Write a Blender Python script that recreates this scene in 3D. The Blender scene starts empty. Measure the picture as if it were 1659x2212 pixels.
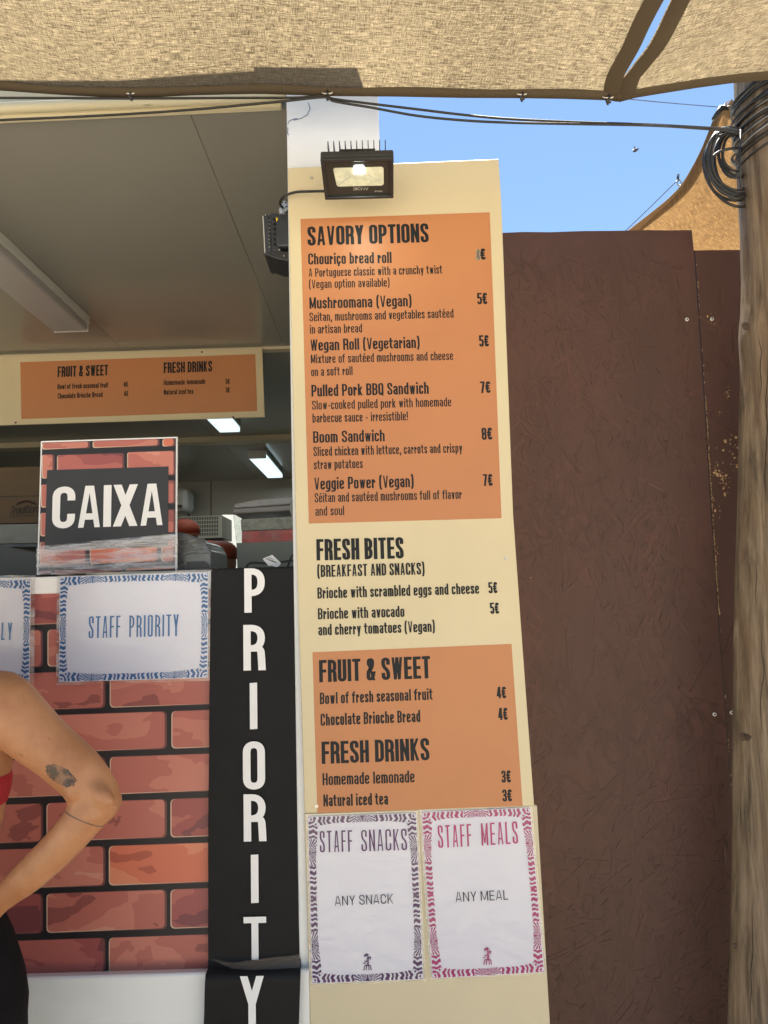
import bpy, bmesh, math, random
from mathutils import Vector, Matrix, noise
random.seed(7)
S = bpy.context.scene
COL = S.collection
R = math.radians

# ------------------------------------------------------------------ camera
W0, H0, F = 1659.0, 2212.0, 1534.0
pitch, roll = R(7.1), R(1.78)
CAM = Vector((0, 0, 1.55))
fwd = Vector((0, math.cos(pitch), math.sin(pitch)))
r0 = Vector((1, 0, 0)); u0 = Vector((0, -math.sin(pitch), math.cos(pitch)))
right = r0 * math.cos(roll) - u0 * math.sin(roll)
up = u0 * math.cos(roll) + r0 * math.sin(roll)
cd = bpy.data.cameras.new('camera'); cam = bpy.data.objects.new('camera', cd); COL.objects.link(cam)
cam.matrix_world = Matrix(((right.x, up.x, -fwd.x, CAM.x), (right.y, up.y, -fwd.y, CAM.y),
                           (right.z, up.z, -fwd.z, CAM.z), (0, 0, 0, 1)))
cd.sensor_fit = 'VERTICAL'; cd.sensor_height = 34.6; cd.lens = 34.6 * F / H0
cd.clip_start = 0.02; cd.clip_end = 3000
S.camera = cam

def at(px, py, Y):
    """point where the sight line through a place in the photograph meets the upright plane y = Y"""
    d = right * ((px - W0 / 2) / F) + up * (-(py - H0 / 2) / F) + fwd
    return CAM + d * (Y / d.y)
def atz(px, py, z):
    d = right * ((px - W0 / 2) / F) + up * (-(py - H0 / 2) / F) + fwd
    return CAM + d * ((z - CAM.z) / d.z)

# ------------------------------------------------------------------ light
SUN_EL, SUN_AZ = R(72), R(12.2)          # sun stands beyond the stall, a little to the right
sun_dir = Vector((math.sin(SUN_AZ) * math.cos(SUN_EL), math.cos(SUN_AZ) * math.cos(SUN_EL), math.sin(SUN_EL)))
w = bpy.data.worlds.new('World'); S.world = w; w.use_nodes = True
nt = w.node_tree; nt.nodes.clear()
wo = nt.nodes.new('ShaderNodeOutputWorld'); bg = nt.nodes.new('ShaderNodeBackground')
sky = nt.nodes.new('ShaderNodeTexSky'); sky.sky_type = 'NISHITA'; sky.sun_disc = False
sky.sun_elevation = SUN_EL; sky.sun_rotation = SUN_AZ
sky.air_density = 1.5; sky.dust_density = 0.25; sky.ozone_density = 6.0
bg.inputs['Strength'].default_value = 0.056
nt.links.new(sky.outputs[0], bg.inputs[0]); nt.links.new(bg.outputs[0], wo.inputs[0])
sl = bpy.data.lights.new('sun', 'SUN'); sl.energy = 5.0; sl.angle = R(0.5); sl.color = (1, .95, .87)
so = bpy.data.objects.new('sun', sl); COL.objects.link(so)
so.rotation_euler = (-sun_dir).to_track_quat('-Z', 'Y').to_euler(); so.location = sun_dir * 20
S.view_settings.view_transform = 'Standard'; S.view_settings.look = 'None'
S.view_settings.gamma = 1.0; S.view_settings.use_curve_mapping = False
S.view_settings.exposure = 1.65

# ------------------------------------------------------------------ helpers
def lin(r, g, b):
    f = lambda c: (c / 255 / 12.92) if c / 255 <= .04045 else ((c / 255 + .055) / 1.055) ** 2.4
    return (f(r), f(g), f(b))
def newmat(name):
    m = bpy.data.materials.new(name); m.use_nodes = True
    n = m.node_tree.nodes; b = n['Principled BSDF']
    return m, m.node_tree, b
def tex_noise(t, coord, scale, detail=4, rough=.55, stretch=(1, 1, 1), rot=(0, 0, 0), dist=0):
    mp = t.nodes.new('ShaderNodeMapping'); mp.inputs['Scale'].default_value = stretch
    mp.inputs['Rotation'].default_value = rot
    t.links.new(coord, mp.inputs[0])
    n = t.nodes.new('ShaderNodeTexNoise'); n.inputs['Scale'].default_value = scale
    n.inputs['Detail'].default_value = detail; n.inputs['Roughness'].default_value = rough
    n.inputs['Distortion'].default_value = dist
    t.links.new(mp.outputs[0], n.inputs['Vector'])
    return n.outputs[0]
def ramp(t, fac, stops, interp='LINEAR'):
    r = t.nodes.new('ShaderNodeValToRGB'); r.color_ramp.interpolation = interp
    e = r.color_ramp.elements
    while len(e) < len(stops): e.new(.5)
    for k, (p, c) in enumerate(stops):
        e[k].position = p; e[k].color = (*c, 1) if len(c) == 3 else c
    t.links.new(fac, r.inputs[0]); return r.outputs[0]
def math_n(t, op, a, b=None, c=None):
    n = t.nodes.new('ShaderNodeMath'); n.operation = op
    for i, v in enumerate((a, b, c)):
        if v is None: continue
        if isinstance(v, (int, float)): n.inputs[i].default_value = v
        else: t.links.new(v, n.inputs[i])
    return n.outputs[0]
def mixc(t, fac, a, b, mode='MIX'):
    n = t.nodes.new('ShaderNodeMix'); n.data_type = 'RGBA'; n.blend_type = mode
    for i, v in ((0, fac), (6, a), (7, b)):
        if isinstance(v, (int, float)): n.inputs[i].default_value = v
        elif isinstance(v, tuple): n.inputs[i].default_value = (*v, 1)
        else: t.links.new(v, n.inputs[i])
    return n.outputs[2]
def bump(t, b, h, strength=.3, dist=.001):
    n = t.nodes.new('ShaderNodeBump'); n.inputs['Strength'].default_value = strength
    n.inputs['Distance'].default_value = dist
    t.links.new(h, n.inputs['Height']); t.links.new(n.outputs[0], b.inputs['Normal'])
def objco(t): return t.nodes.new('ShaderNodeTexCoord').outputs['Object']
def simple(name, col, rough=.6, metal=0, var=.12, vscale=6, bmp=0, bscale=200, spec=None, coat=0, emit=None, es=0):
    m, t, b = newmat(name)
    co = objco(t)
    if var:
        n = tex_noise(t, co, vscale, 5, .6)
        c = ramp(t, n, [(.3, tuple(x * (1 - var) for x in col)), (.7, tuple(min(1, x * (1 + var)) for x in col))])
        t.links.new(c, b.inputs['Base Color'])
    else: b.inputs['Base Color'].default_value = (*col, 1)
    b.inputs['Roughness'].default_value = rough; b.inputs['Metallic'].default_value = metal
    if spec is not None: b.inputs['Specular IOR Level'].default_value = spec
    if coat: b.inputs['Coat Weight'].default_value = coat; b.inputs['Coat Roughness'].default_value = .08
    if bmp: bump(t, b, tex_noise(t, co, bscale, 4), bmp, .001)
    if emit: b.inputs['Emission Color'].default_value = (*emit, 1); b.inputs['Emission Strength'].default_value = es
    return m

def link(o, parent=None):
    COL.objects.link(o)
    if parent: o.parent = parent
    return o
def tag(o, label=None, cat=None, group=None, kind=None):
    for k, v in (('label', label), ('category', cat), ('group', group), ('kind', kind)):
        if v: o[k] = v
    return o
def thing(name, loc, label, cat, group=None):
    o = bpy.data.objects.new(name, None); o.empty_display_size = .05; COL.objects.link(o)
    o.location = loc; tag(o, label, cat, group)
    bpy.context.view_layer.update() if False else None
    return o
def mesh(name, verts, faces, mat, parent=None, smooth=False, mats=None, fm=None):
    """verts in world space; object origin put at their centre"""
    vs = [Vector(v) for v in verts]
    mn = Vector((min(v.x for v in vs), min(v.y for v in vs), min(v.z for v in vs)))
    mx = Vector((max(v.x for v in vs), max(v.y for v in vs), max(v.z for v in vs)))
    c = (mn + mx) / 2; c.z = mn.z
    me = bpy.data.meshes.new(name); me.from_pydata([v - c for v in vs], [], faces)
    for m in (mats or [mat]): me.materials.append(m)
    if fm:
        for p, k in zip(me.polygons, fm): p.material_index = k
    if smooth: me.polygons.foreach_set('use_smooth', [True] * len(me.polygons))
    me.update()
    o = bpy.data.objects.new(name, me); COL.objects.link(o)
    if parent:
        o.parent = parent; o.location = c - world_loc(parent)
    else: o.location = c
    return o
def world_loc(o):
    v = Vector(o.location)
    while o.parent: o = o.parent; v = v + Vector(o.location)
    return v
class MB:
    def __init__(s): s.v = []; s.f = []
    def add(s, vs, fs):
        k = len(s.v); s.v += [tuple(v) for v in vs]; s.f += [tuple(i + k for i in f) for f in fs]; return s
    def box(s, a, b):
        x0, y0, z0 = a; x1, y1, z1 = b
        return s.add([(x0,y0,z0),(x1,y0,z0),(x1,y1,z0),(x0,y1,z0),(x0,y0,z1),(x1,y0,z1),(x1,y1,z1),(x0,y1,z1)],
                     [(0,3,2,1),(4,5,6,7),(0,1,5,4),(1,2,6,5),(2,3,7,6),(3,0,4,7)])
    def prism(s, pts, d):
        """polygon pts (3D) pushed by vector d"""
        n = len(pts); d = Vector(d); pts = [Vector(p) for p in pts]
        return s.add(pts + [p + d for p in pts],
                     [tuple(range(n)), tuple(range(2 * n - 1, n - 1, -1))] + [(i, i + n, (i + 1) % n + n, (i + 1) % n) for i in range(n)])
    def tube(s, path, r, n=8, cap=True):
        path = [Vector(p) for p in path]; m = len(path)
        rs = r if isinstance(r, (list, tuple)) else [r] * m
        base = len(s.v); prev = None
        for i, p in enumerate(path):
            t = (path[min(i + 1, m - 1)] - path[max(i - 1, 0)]).normalized()
            if prev is None:
                a = Vector((0, 0, 1)) if abs(t.z) < .9 else Vector((1, 0, 0))
                nx = t.cross(a).normalized()
            else:
                nx = (prev - t * prev.dot(t)).normalized()
            prev = nx; ny = t.cross(nx)
            for k in range(n):
                a = 2 * math.pi * k / n
                s.v.append(tuple(p + (nx * math.cos(a) + ny * math.sin(a)) * rs[i]))
        for i in range(m - 1):
            for k in range(n):
                a = base + i * n + k; b = base + i * n + (k + 1) % n
                s.f.append((a, b, b + n, a + n))
        if cap:
            s.f.append(tuple(base + k for k in range(n))[::-1]); s.f.append(tuple(base + (m - 1) * n + k for k in range(n)))
        return s
    def build(s, name, mat, parent=None, smooth=False): return mesh(name, s.v, s.f, mat, parent, smooth)
def pxprism(name, pts, Y, th, mat, parent=None):
    return MB().prism([at(x, y, Y) for x, y in pts], (0, th, 0)).build(name, mat, parent)
def bevel(o, w=.002, seg=2):
    m = o.modifiers.new('bevel', 'BEVEL'); m.width = w; m.segments = seg; m.limit_method = 'ANGLE'; return o
def smooth_path(pts, n=6):
    """Catmull-Rom through 3D points"""
    P = [Vector(p) for p in pts]; P = [P[0] * 2 - P[1]] + P + [P[-1] * 2 - P[-2]]; out = []
    for i in range(1, len(P) - 2):
        for k in range(n):
            t = k / n; a, b, c, d = P[i - 1:i + 3]
            out.append(.5 * ((2 * b) + (c - a) * t + (2 * a - 5 * b + 4 * c - d) * t * t + (3 * b - a - 3 * c + d) * t ** 3))
    out.append(P[-2]); return out

# ------------------------------------------------------------------ lettering (own stroke alphabet)
G = {}
def g(ch, wd, s): G[ch] = (wd, [x.strip() for x in s.split('|')])
g('A', .50, 'd 0,0 .40,1|d 1,0 .60,1|.3,.26 .7,.26'); g('B', .46, '0,0 0,1|r 0,t 1,t 1,m 0,m|r 0,m 1,m 1,b 0,b')
g('C', .46, 'r 1,.66 1,t 0,t 0,b 1,b 1,.34'); g('D', .46, '0,0 0,1|r 0,t 1,t 1,b 0,b')
g('E', .38, '0,0 0,1|0,t 1,t|0,m .9,m|0,b 1,b'); g('F', .36, '0,0 0,1|0,t 1,t|0,m .9,m')
g('G', .46, 'r 1,.7 1,t 0,t 0,b 1,b 1,.46 .6,.46'); g('H', .46, '0,0 0,1|1,0 1,1|0,m 1,m'); g('I', .0, '.5,0 .5,1')
g('K', .46, '0,0 0,1|d .05,.38 1,1|d .35,.55 1,0'); g('L', .36, '0,0 0,1|0,b 1,b')
g('M', .62, '0,0 0,1|1,0 1,1|d .04,1 .48,.1|d .96,1 .52,.1'); g('N', .48, '0,0 0,1|1,0 1,1|d .0,1 1,0')
g('O', .46, 'c 0,b 0,t 1,t 1,b'); g('P', .45, '0,0 0,1|r 0,t 1,t 1,.44 0,.44'); g('Q', .46, 'c 0,b 0,t 1,t 1,b|.6,.2 1.1,-.05')
g('R', .46, '0,0 0,1|r 0,t 1,t 1,.48 0,.48|r .4,.48 .95,.48 1,.3 1.04,0')
g('S', .45, 'r 1,.68 1,t 0,t 0,.60 1,.40 1,b 0,b 0,.32'); g('T', .42, '0,t 1,t|.5,0 .5,1'); g('U', .46, 'r 0,1 0,b 1,b 1,1')
g('V', .48, 'd 0,1 .44,0|d 1,1 .56,0'); g('W', .74, 'd 0,1 .24,0|d .46,1 .28,0|d .54,1 .72,0|d 1,1 .76,0'); g('X', .50, '0,1 1,0|1,1 0,0')
g('Y', .48, '0,1 .5,.42|1,1 .5,.42|.5,0 .5,.46'); g('Z', .4, '0,t 1,t|1,.9 0,.1|0,b 1,b')
g('&', .52, 'd 1,0 .1,.72|r .1,.68 .1,t .75,t .75,.62 .45,.52|r .35,.50 0,.42 0,b .70,b 1,.40')
g('0', .46, 'c 0,b 0,t 1,t 1,b'); g('1', .2, '.8,0 .8,1|.8,.92 .0,.78'); g('3', .42, 'r 0,.72 0,t 1,t 1,.53 .4,.53|r .4,.50 1,.50 1,b 0,b 0,.28')
g('4', .46, '0,.24 1.1,.24|.8,0 .8,1|.62,1 .02,.24'); g('5', .42, '1,t 0,t|0,1 0,.5|r 0,.60 1,.60 1,b 0,b 0,.26')
g('6', .44, 'r 1,.72 1,t 0,t 0,b 1,b 1,.52 0,.52'); g('7', .40, '0,t 1,t|1,.98 .3,0'); g('8', .44, 'c 0,.52 0,t 1,t 1,.52|c 0,b 0,.50 1,.50 1,b')
g('€', .42, 'r 1,.76 1,t .2,t .2,b 1,b 1,.24|-.1,.60 .7,.60|-.1,.40 .7,.40')
g('(', .14, 'r 1,1.08 .0,.84 .0,.12 1,-.14'); g(')', .14, 'r 0,1.08 1,.84 1,.12 0,-.14'); g('!', 0, '.5,.28 .5,1|.5,0 .5,.15')
g('-', .22, '0,.38 1,.38'); g(',', .04, '.6,.16 .1,-.16'); g('.', .04, '.5,0 .5,.15'); g('/', .3, '0,0 1,1')
g('a', .36, 'r 0,.54 0,x 1,x 1,0|r 1,.42 0,.42 0,b 1,b'); g('b', .38, '0,0 0,1|r 0,x 1,x 1,b 0,b'); g('c', .34, 'r 1,.50 1,x 0,x 0,b 1,b 1,.25')
g('d', .38, '1,0 1,1|r 1,x 0,x 0,b 1,b'); g('e', .38, 'r 0,.36 1,.36 1,x 0,x 0,b 1,b 1,.22'); g('f', .24, 'r .3,0 .3,t .95,t|-.25,x 1,x')
g('g', .38, 'r 1,X 1,D 0,D|r 1,x 0,x 0,b 1,b'); g('h', .38, '0,0 0,1|r 0,x 1,x 1,0'); g('i', 0, '.5,0 .5,X|.5,.84 .5,1')
g('k', .38, '0,0 0,1|.05,.26 1,X|.35,.40 1,0'); g('l', 0, '.5,0 .5,1'); g('m', .66, '0,0 0,X|r 0,x .5,x .5,0|r .5,x 1,x 1,0')
g('n', .38, '0,0 0,X|r 0,x 1,x 1,0'); g('o', .38, 'c 0,b 0,x 1,x 1,b'); g('p', .38, '0,-.2 0,X|r 0,x 1,x 1,b 0,b')
g('r', .24, '0,0 0,X|r 0,x 1,x 1,.46'); g('s', .33, 'r 1,.50 1,x 0,x 0,.43 1,.31 1,b 0,b 0,.24'); g('t', .24, 'r .3,.96 .3,b .95,b|-.3,x 1,x')
g('u', .38, 'r 0,X 0,b 1,b 1,X|1,0 1,X'); g('v', .38, '0,X .44,0|1,X .56,0'); g('w', .58, 'd 0,X .24,0|d .46,X .28,0|d .54,X .72,0|d 1,X .76,0')
g('x', .38, '0,X 1,0|1,X 0,0'); g('y', .38, '0,X .5,0|1,X .3,-.2'); g('z', .34, '0,x 1,x|1,.6 0,.1|0,b 1,b')
G['é'] = (G['e'][0], G['e'][1] + ['.35,.84 .8,1.02']); G['ç'] = (G['c'][0], G['c'][1] + ['.5,0 .5,-.2'])

def fillet(pts, rad, closed):
    n = len(pts); out = []
    for i, p in enumerate(pts):
        if not closed and i in (0, n - 1): out.append(p); continue
        a, b = pts[i - 1], pts[(i + 1) % n]
        u = (a - p); v = (b - p); lu, lv = u.length, v.length
        if lu < 1e-6 or lv < 1e-6: continue
        u /= lu; v /= lv
        ends = lambda k: (not closed and k in (0, n - 1))
        r = min(rad, lu * (.95 if ends(i - 1) else .49), lv * (.95 if ends((i + 1) % n) else .49))
        A, B = p + u * r, p + v * r
        for k in range(7):
            t = k / 6; out.append(A * (1 - t) ** 2 + p * 2 * t * (1 - t) * .92 + (A + B) * .5 * 2 * t * (1 - t) * .08 + B * t * t)
    return out
def text2d(txt, width, cap, t, rad=.2, xh=.74, th=None, gap=.15, space=.22, slant=0):
    """quads of a text line in its own plane: list of strokes, each (verts2d, faces)"""
    th = th or t * .86
    n_ch = sum(c != ' ' for c in txt); fixed = n_ch * (t + gap) - gap
    free = sum(space if c == ' ' else G[c][0] for c in txt)
    sx = max(.35, (width / cap - fixed) / free) if free else 1
    fit = (width / cap) / (fixed + free * sx) if free else 1
    pos = 0; item = []
    for ch in txt:
        if ch == ' ': pos += space * sx; item.append(None); continue
        item.append((pos * fit, G[ch][0] * sx * fit)); pos += G[ch][0] * sx + gap + t
    ymap = {'b': th / 2, 't': 1 - th / 2, 'm': .5, 'x': xh - th / 2, 'X': xh, 'D': -.2 + th / 2}
    out = []
    for ch, it in zip(txt, item):
        if it is None: continue
        x0 = it[0]; wd = it[1]
        for st in G[ch][1]:
            kind = st[0] if st[0] in 'rcd' else ''
            pts = []
            for tok in st.lstrip('rcd ').split():
                a, b = tok.split(',')
                pts.append(Vector((x0 + t / 2 + float(a) * wd, ymap[b] if b in ymap else float(b))))
            closed = kind == 'c'
            thin = kind == 'd'
            if not closed and not thin:
                for e_, f_ in ((0, 1), (-1, -2)):
                    dd = pts[e_] - pts[f_]
                    if abs(dd.y) < .25 * abs(dd.x): pts[e_] = pts[e_] + dd.normalized() * (t / 2)
            if kind and not thin: pts = fillet(pts, rad, closed)
            n = len(pts); L = []; Rr = []
            for i, p in enumerate(pts):
                if closed: a, b = pts[i - 1], pts[(i + 1) % n]
                else: a, b = pts[max(i - 1, 0)], pts[min(i + 1, n - 1)]
                d1 = (p - a); d2 = (b - p)
                if d1.length < 1e-7: d1 = d2
                if d2.length < 1e-7: d2 = d1
                d1 = d1.normalized(); d2 = d2.normalized()
                d = (d1 + d2).normalized(); nn = Vector((-d.y, d.x))
                k = 1 / max(.5, nn.dot(Vector((-d1.y, d1.x))))
                half = (t * abs(nn.x) + th * abs(nn.y)) / 2 if True else t / 2
                hl = math.hypot(t * nn.x, th * nn.y) / 2 * (.70 if thin else 1)
                l, r_ = p + nn * hl * k, p - nn * hl * k
                if not closed and i in (0, n - 1) and abs(d.y) > .25:      # level cut of slanting stroke ends
                    for q in (l, r_):
                        s_ = (p.y - q.y) / d.y; q += d * s_
                L.append(l); Rr.append(r_)
            vs = []; 
            for l, r_ in zip(L, Rr): vs += [l, r_]
            fs = [(2 * i, 2 * i + 1, 2 * i + 3, 2 * i + 2) for i in range(n - 1)]
            if closed: fs.append((2 * n - 2, 2 * n - 1, 1, 0))
            out.append(([Vector(((v.x + slant * v.y) * cap, v.y * cap)) for v in vs], fs))
    return out
def text(name, txt, p0, p1, capx, Y, mat, parent, t=.2, rad=.2, **kw):
    """a printed text line whose baseline runs between two places on the plane y = Y"""
    A, B = at(*p0, Y), at(*p1, Y)
    cap = (at(p0[0], p0[1] - capx, Y) - A).length
    ux = (B - A); wd = ux.length; ux.normalize(); uz = Vector((0, 0, 1))
    mb = MB()
    for k, (vs, fs) in enumerate(text2d(txt, wd, cap, t, rad, **kw)):
        off = Vector((0, -.00006 * (k % 7), 0))
        mb.add([A + ux * v.x + uz * v.y + off for v in vs], fs)
    return mb.build(name, mat, parent)

# ------------------------------------------------------------------ materials
M = {}
M['cream'] = simple('cream_board', (.64, .545, .345), .42, var=.045, vscale=3.5, bmp=.03, bscale=300)
M['cream2'] = simple('cream_board_lower', (.58, .505, .345), .45, var=.05, vscale=3, bmp=.03)
M['orange'] = simple('orange_print', (.50, .205, .080), .42, var=.05, vscale=4)
M['ink'] = simple('dark_ink', (.013, .015, .017), .5, var=0, spec=.25)
M['white'] = simple('white_paint', (.80, .81, .79), .35, var=.05, vscale=5, bmp=.05, bscale=40)
M['panel'] = simple('beige_sandwich_panel', (.31, .298, .26), .20, var=.05, vscale=1.2, bmp=.04, bscale=9)
M['panel2'] = simple('grey_wall_panel', (.32, .31, .26), .4, var=.05, vscale=1.5)
M['seam'] = simple('seam_dark', (.03, .028, .022), .7, var=0)
M['blackcloth'] = simple('black_banner_cloth', (.008, .008, .009), .62, spec=.25, var=.25, vscale=8, bmp=.12, bscale=500)
M['whiteprint'] = simple('white_print', (.80, .80, .80), .5, var=.03)
M['blackplastic'] = simple('black_plastic', (.025, .026, .028), .38, var=.2, vscale=30, bmp=.08, bscale=500)
M['greymetal'] = simple('grey_cast_metal', (.06, .065, .075), .42, .5, var=.2, vscale=20)
M['steel'] = simple('steel', (.42, .41, .38), .35, .9, var=.15, vscale=20)
M['galv'] = simple('screw_zinc', (.62, .60, .55), .35, .7, var=.2, vscale=90)
M['rubber'] = simple('black_rubber_cable', (.018, .018, .018), .45, var=.2, vscale=60)
M['greycable'] = simple('grey_cable', (.20, .20, .19), .5, var=.4, vscale=12)
M['carton'] = simple('cardboard', (.12, .078, .042), .8, var=.1, vscale=8)
M['whiteplastic'] = simple('white_plastic', (.62, .62, .58), .35, var=.03)
M['orangecloth'] = simple('orange_cloth', (.24, .038, .012), .75, var=.2, vscale=20, bmp=.3, bscale=120)
M['mortar'] = simple('printed_mortar', (.010, .009, .012), .5, var=.2, vscale=3)
M['brickedge'] = simple('printed_brick_light_edge', (.62, .45, .33), .45, var=.15, vscale=15)
M['brickshade'] = simple('printed_brick_dark_edge', (.13, .045, .045), .45, var=.2, vscale=15)
M['purple'] = simple('purple_ink', (.085, .022, .12), .3, var=.05)
M['magenta'] = simple('magenta_ink', (.42, .018, .16), .3, var=.05)
M['blue'] = simple('blue_ink', (.035, .145, .36), .3, var=.05)
M['amber'] = simple('yellow_sticker', (.8, .55, .02), .5, var=0)
M['letterdim'] = simple('grey_lettering', (.45, .45, .42), .5, var=0)

def paper_mat():
    m, t, b = newmat('glossy_laminated_paper')
    co = objco(t)
    n = tex_noise(t, co, 5, 3)
    t.links.new(ramp(t, n, [(.3, (.76, .755, .84)), (.75, (.82, .815, .88))]), b.inputs['Base Color'])
    b.inputs['Roughness'].default_value = .3; b.inputs['Specular IOR Level'].default_value = .35
    return m
M['paper'] = paper_mat()
def film_mat(name, fine, white, alpha):
    """clear plastic with bright creases"""
    m, t, b = newmat(name)
    co = objco(t); out = t.nodes['Material Output']
    n = tex_noise(t, co, fine, 5, .65, stretch=(.12, 1, 1), rot=(0, R(-4), 0), dist=.6)
    n2 = tex_noise(t, co, fine * .5, 4, .6, stretch=(.08, 1, .9), rot=(0, R(7), 0), dist=.3)
    s = math_n(t, 'ADD', n, math_n(t, 'MULTIPLY', n2, .8))
    k = ramp(t, s, [(.80, (0, 0, 0)), (1.0, (1, 1, 1))])
    b.inputs['Base Color'].default_value = (.85, .85, .88, 1); b.inputs['Roughness'].default_value = .2
    tr = t.nodes.new('ShaderNodeBsdfTransparent'); gl = t.nodes.new('ShaderNodeBsdfGlossy'); gl.inputs['Roughness'].default_value = .08
    bn = t.nodes.new('ShaderNodeBump'); bn.inputs['Strength'].default_value = .7; bn.inputs['Distance'].default_value = .003
    t.links.new(s, bn.inputs['Height']); t.links.new(bn.outputs[0], gl.inputs['Normal']); t.links.new(bn.outputs[0], b.inputs['Normal'])
    fr = t.nodes.new('ShaderNodeMixShader'); fr.inputs[0].default_value = alpha
    t.links.new(tr.outputs[0], fr.inputs[1]); t.links.new(gl.outputs[0], fr.inputs[2])
    mx = t.nodes.new('ShaderNodeMixShader'); t.links.new(math_n(t, 'MULTIPLY', k, white), mx.inputs[0])
    t.links.new(fr.outputs[0], mx.inputs[1]); t.links.new(b.outputs[0], mx.inputs[2])
    t.links.new(mx.outputs[0], out.inputs[0]); return m
M['film'] = film_mat('stretch_film', 90, .42, .10)
M['laminate'] = film_mat('laminate_margin', 40, .35, .16)

def cloth_mat(name, dark, bright, diff, transl=1.0):
    """woven shade cloth: sun comes through it, threads and slubs show"""
    m, t, b = newmat(name); t.nodes.remove(b); out = t.nodes['Material Output']
    uv = t.nodes.new('ShaderNodeUVMap').outputs[0]
    a = tex_noise(t, uv, 1, 3, .6, stretch=(44, 620, 1), dist=.1)          # long slubs across
    a2 = tex_noise(t, uv, 1, 2, .5, stretch=(14, 200, 1), dist=.15)
    c = tex_noise(t, uv, 1, 2, .6, stretch=(640, 60, 1), dist=.1)          # cross threads
    d = tex_noise(t, uv, 1, 2, .6, stretch=(420, 420, 1))
    big = tex_noise(t, uv, 2.2, 3, .5)
    s = math_n(t, 'ADD', math_n(t, 'MULTIPLY', a, .9), math_n(t, 'MULTIPLY', a2, .18))
    s = math_n(t, 'ADD', s, math_n(t, 'MULTIPLY', c, .55)); s = math_n(t, 'ADD', s, math_n(t, 'MULTIPLY', d, .45))
    s = math_n(t, 'ADD', s, math_n(t, 'MULTIPLY', big, .25)); s = math_n(t, 'MULTIPLY', s, .4292)
    col = ramp(t, s, [(.42, dark), (.505, tuple(x * .5 + y * .42 for x, y in zip(dark, bright))), (.575, bright)])
    df = t.nodes.new('ShaderNodeBsdfDiffuse'); tl = t.nodes.new('ShaderNodeBsdfTranslucent')
    df.inputs[0].default_value = (*diff, 1); t.links.new(col, tl.inputs[0])
    mx = t.nodes.new('ShaderNodeAddShader'); t.links.new(df.outputs[0], mx.inputs[0]); t.links.new(tl.outputs[0], mx.inputs[1])
    t.links.new(mx.outputs[0], out.inputs[0]); return m
M['sail'] = cloth_mat('shade_cloth', (.010, .0075, .0045), (.205, .158, .090), (.10, .080, .056))
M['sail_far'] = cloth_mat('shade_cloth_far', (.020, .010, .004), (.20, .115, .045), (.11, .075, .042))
M['hem'] = cloth_mat('shade_cloth_hem', (.010, .0075, .005), (.022, .016, .010), (.085, .067, .046))
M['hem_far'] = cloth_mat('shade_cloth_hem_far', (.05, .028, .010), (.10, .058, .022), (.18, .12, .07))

def brick_mat():
    m, t, b = newmat('printed_brick')
    co = t.nodes.new('ShaderNodeTexCoord').outputs['Object']
    oi = t.nodes.new('ShaderNodeObjectInfo')
    n = t.nodes.new('ShaderNodeTexNoise'); n.noise_dimensions = '4D'
    n.inputs['Scale'].default_value = 8.5; n.inputs['Detail'].default_value = 3.2; n.inputs['Roughness'].default_value = .5
    n.inputs['Distortion'].default_value = .5
    mp = t.nodes.new('ShaderNodeMapping'); mp.inputs['Scale'].default_value = (.8, 1, 1.7); t.links.new(co, mp.inputs[0])
    t.links.new(mp.outputs[0], n.inputs['Vector'])
    t.links.new(math_n(t, 'MULTIPLY', oi.outputs['Random'], 40), n.inputs['W'])
    r1 = ramp(t, n.outputs[0], [(0, (.27, .078, .068)), (.36, (.44, .135, .105)), (.52, (.53, .19, .14)), (.635, (.58, .26, .19)), (.72, (.64, .40, .28))], 'CONSTANT')
    r2 = ramp(t, n.outputs[0], [(0, (.19, .05, .058)), (.38, (.32, .08, .075)), (.52, (.42, .12, .10)), (.66, (.50, .19, .145))], 'CONSTANT')
    r3 = ramp(t, n.outputs[0], [(0, (.42, .10, .06)), (.38, (.60, .16, .09)), (.52, (.66, .23, .13)), (.68, (.70, .38, .25))], 'CONSTANT')
    k = ramp(t, oi.outputs['Random'], [(0, (0, 0, 0)), (.72, (1, 1, 1))], 'CONSTANT')
    k3 = ramp(t, oi.outputs['Random'], [(0, (0, 0, 0)), (.86, (1, 1, 1))], 'CONSTANT')
    c = mixc(t, k, r1, r3); c = mixc(t, k3, c, r2)
    t.links.new(c, b.inputs['Base Color']); b.inputs['Roughness'].default_value = .42
    return m
M['brick'] = brick_mat()

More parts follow.
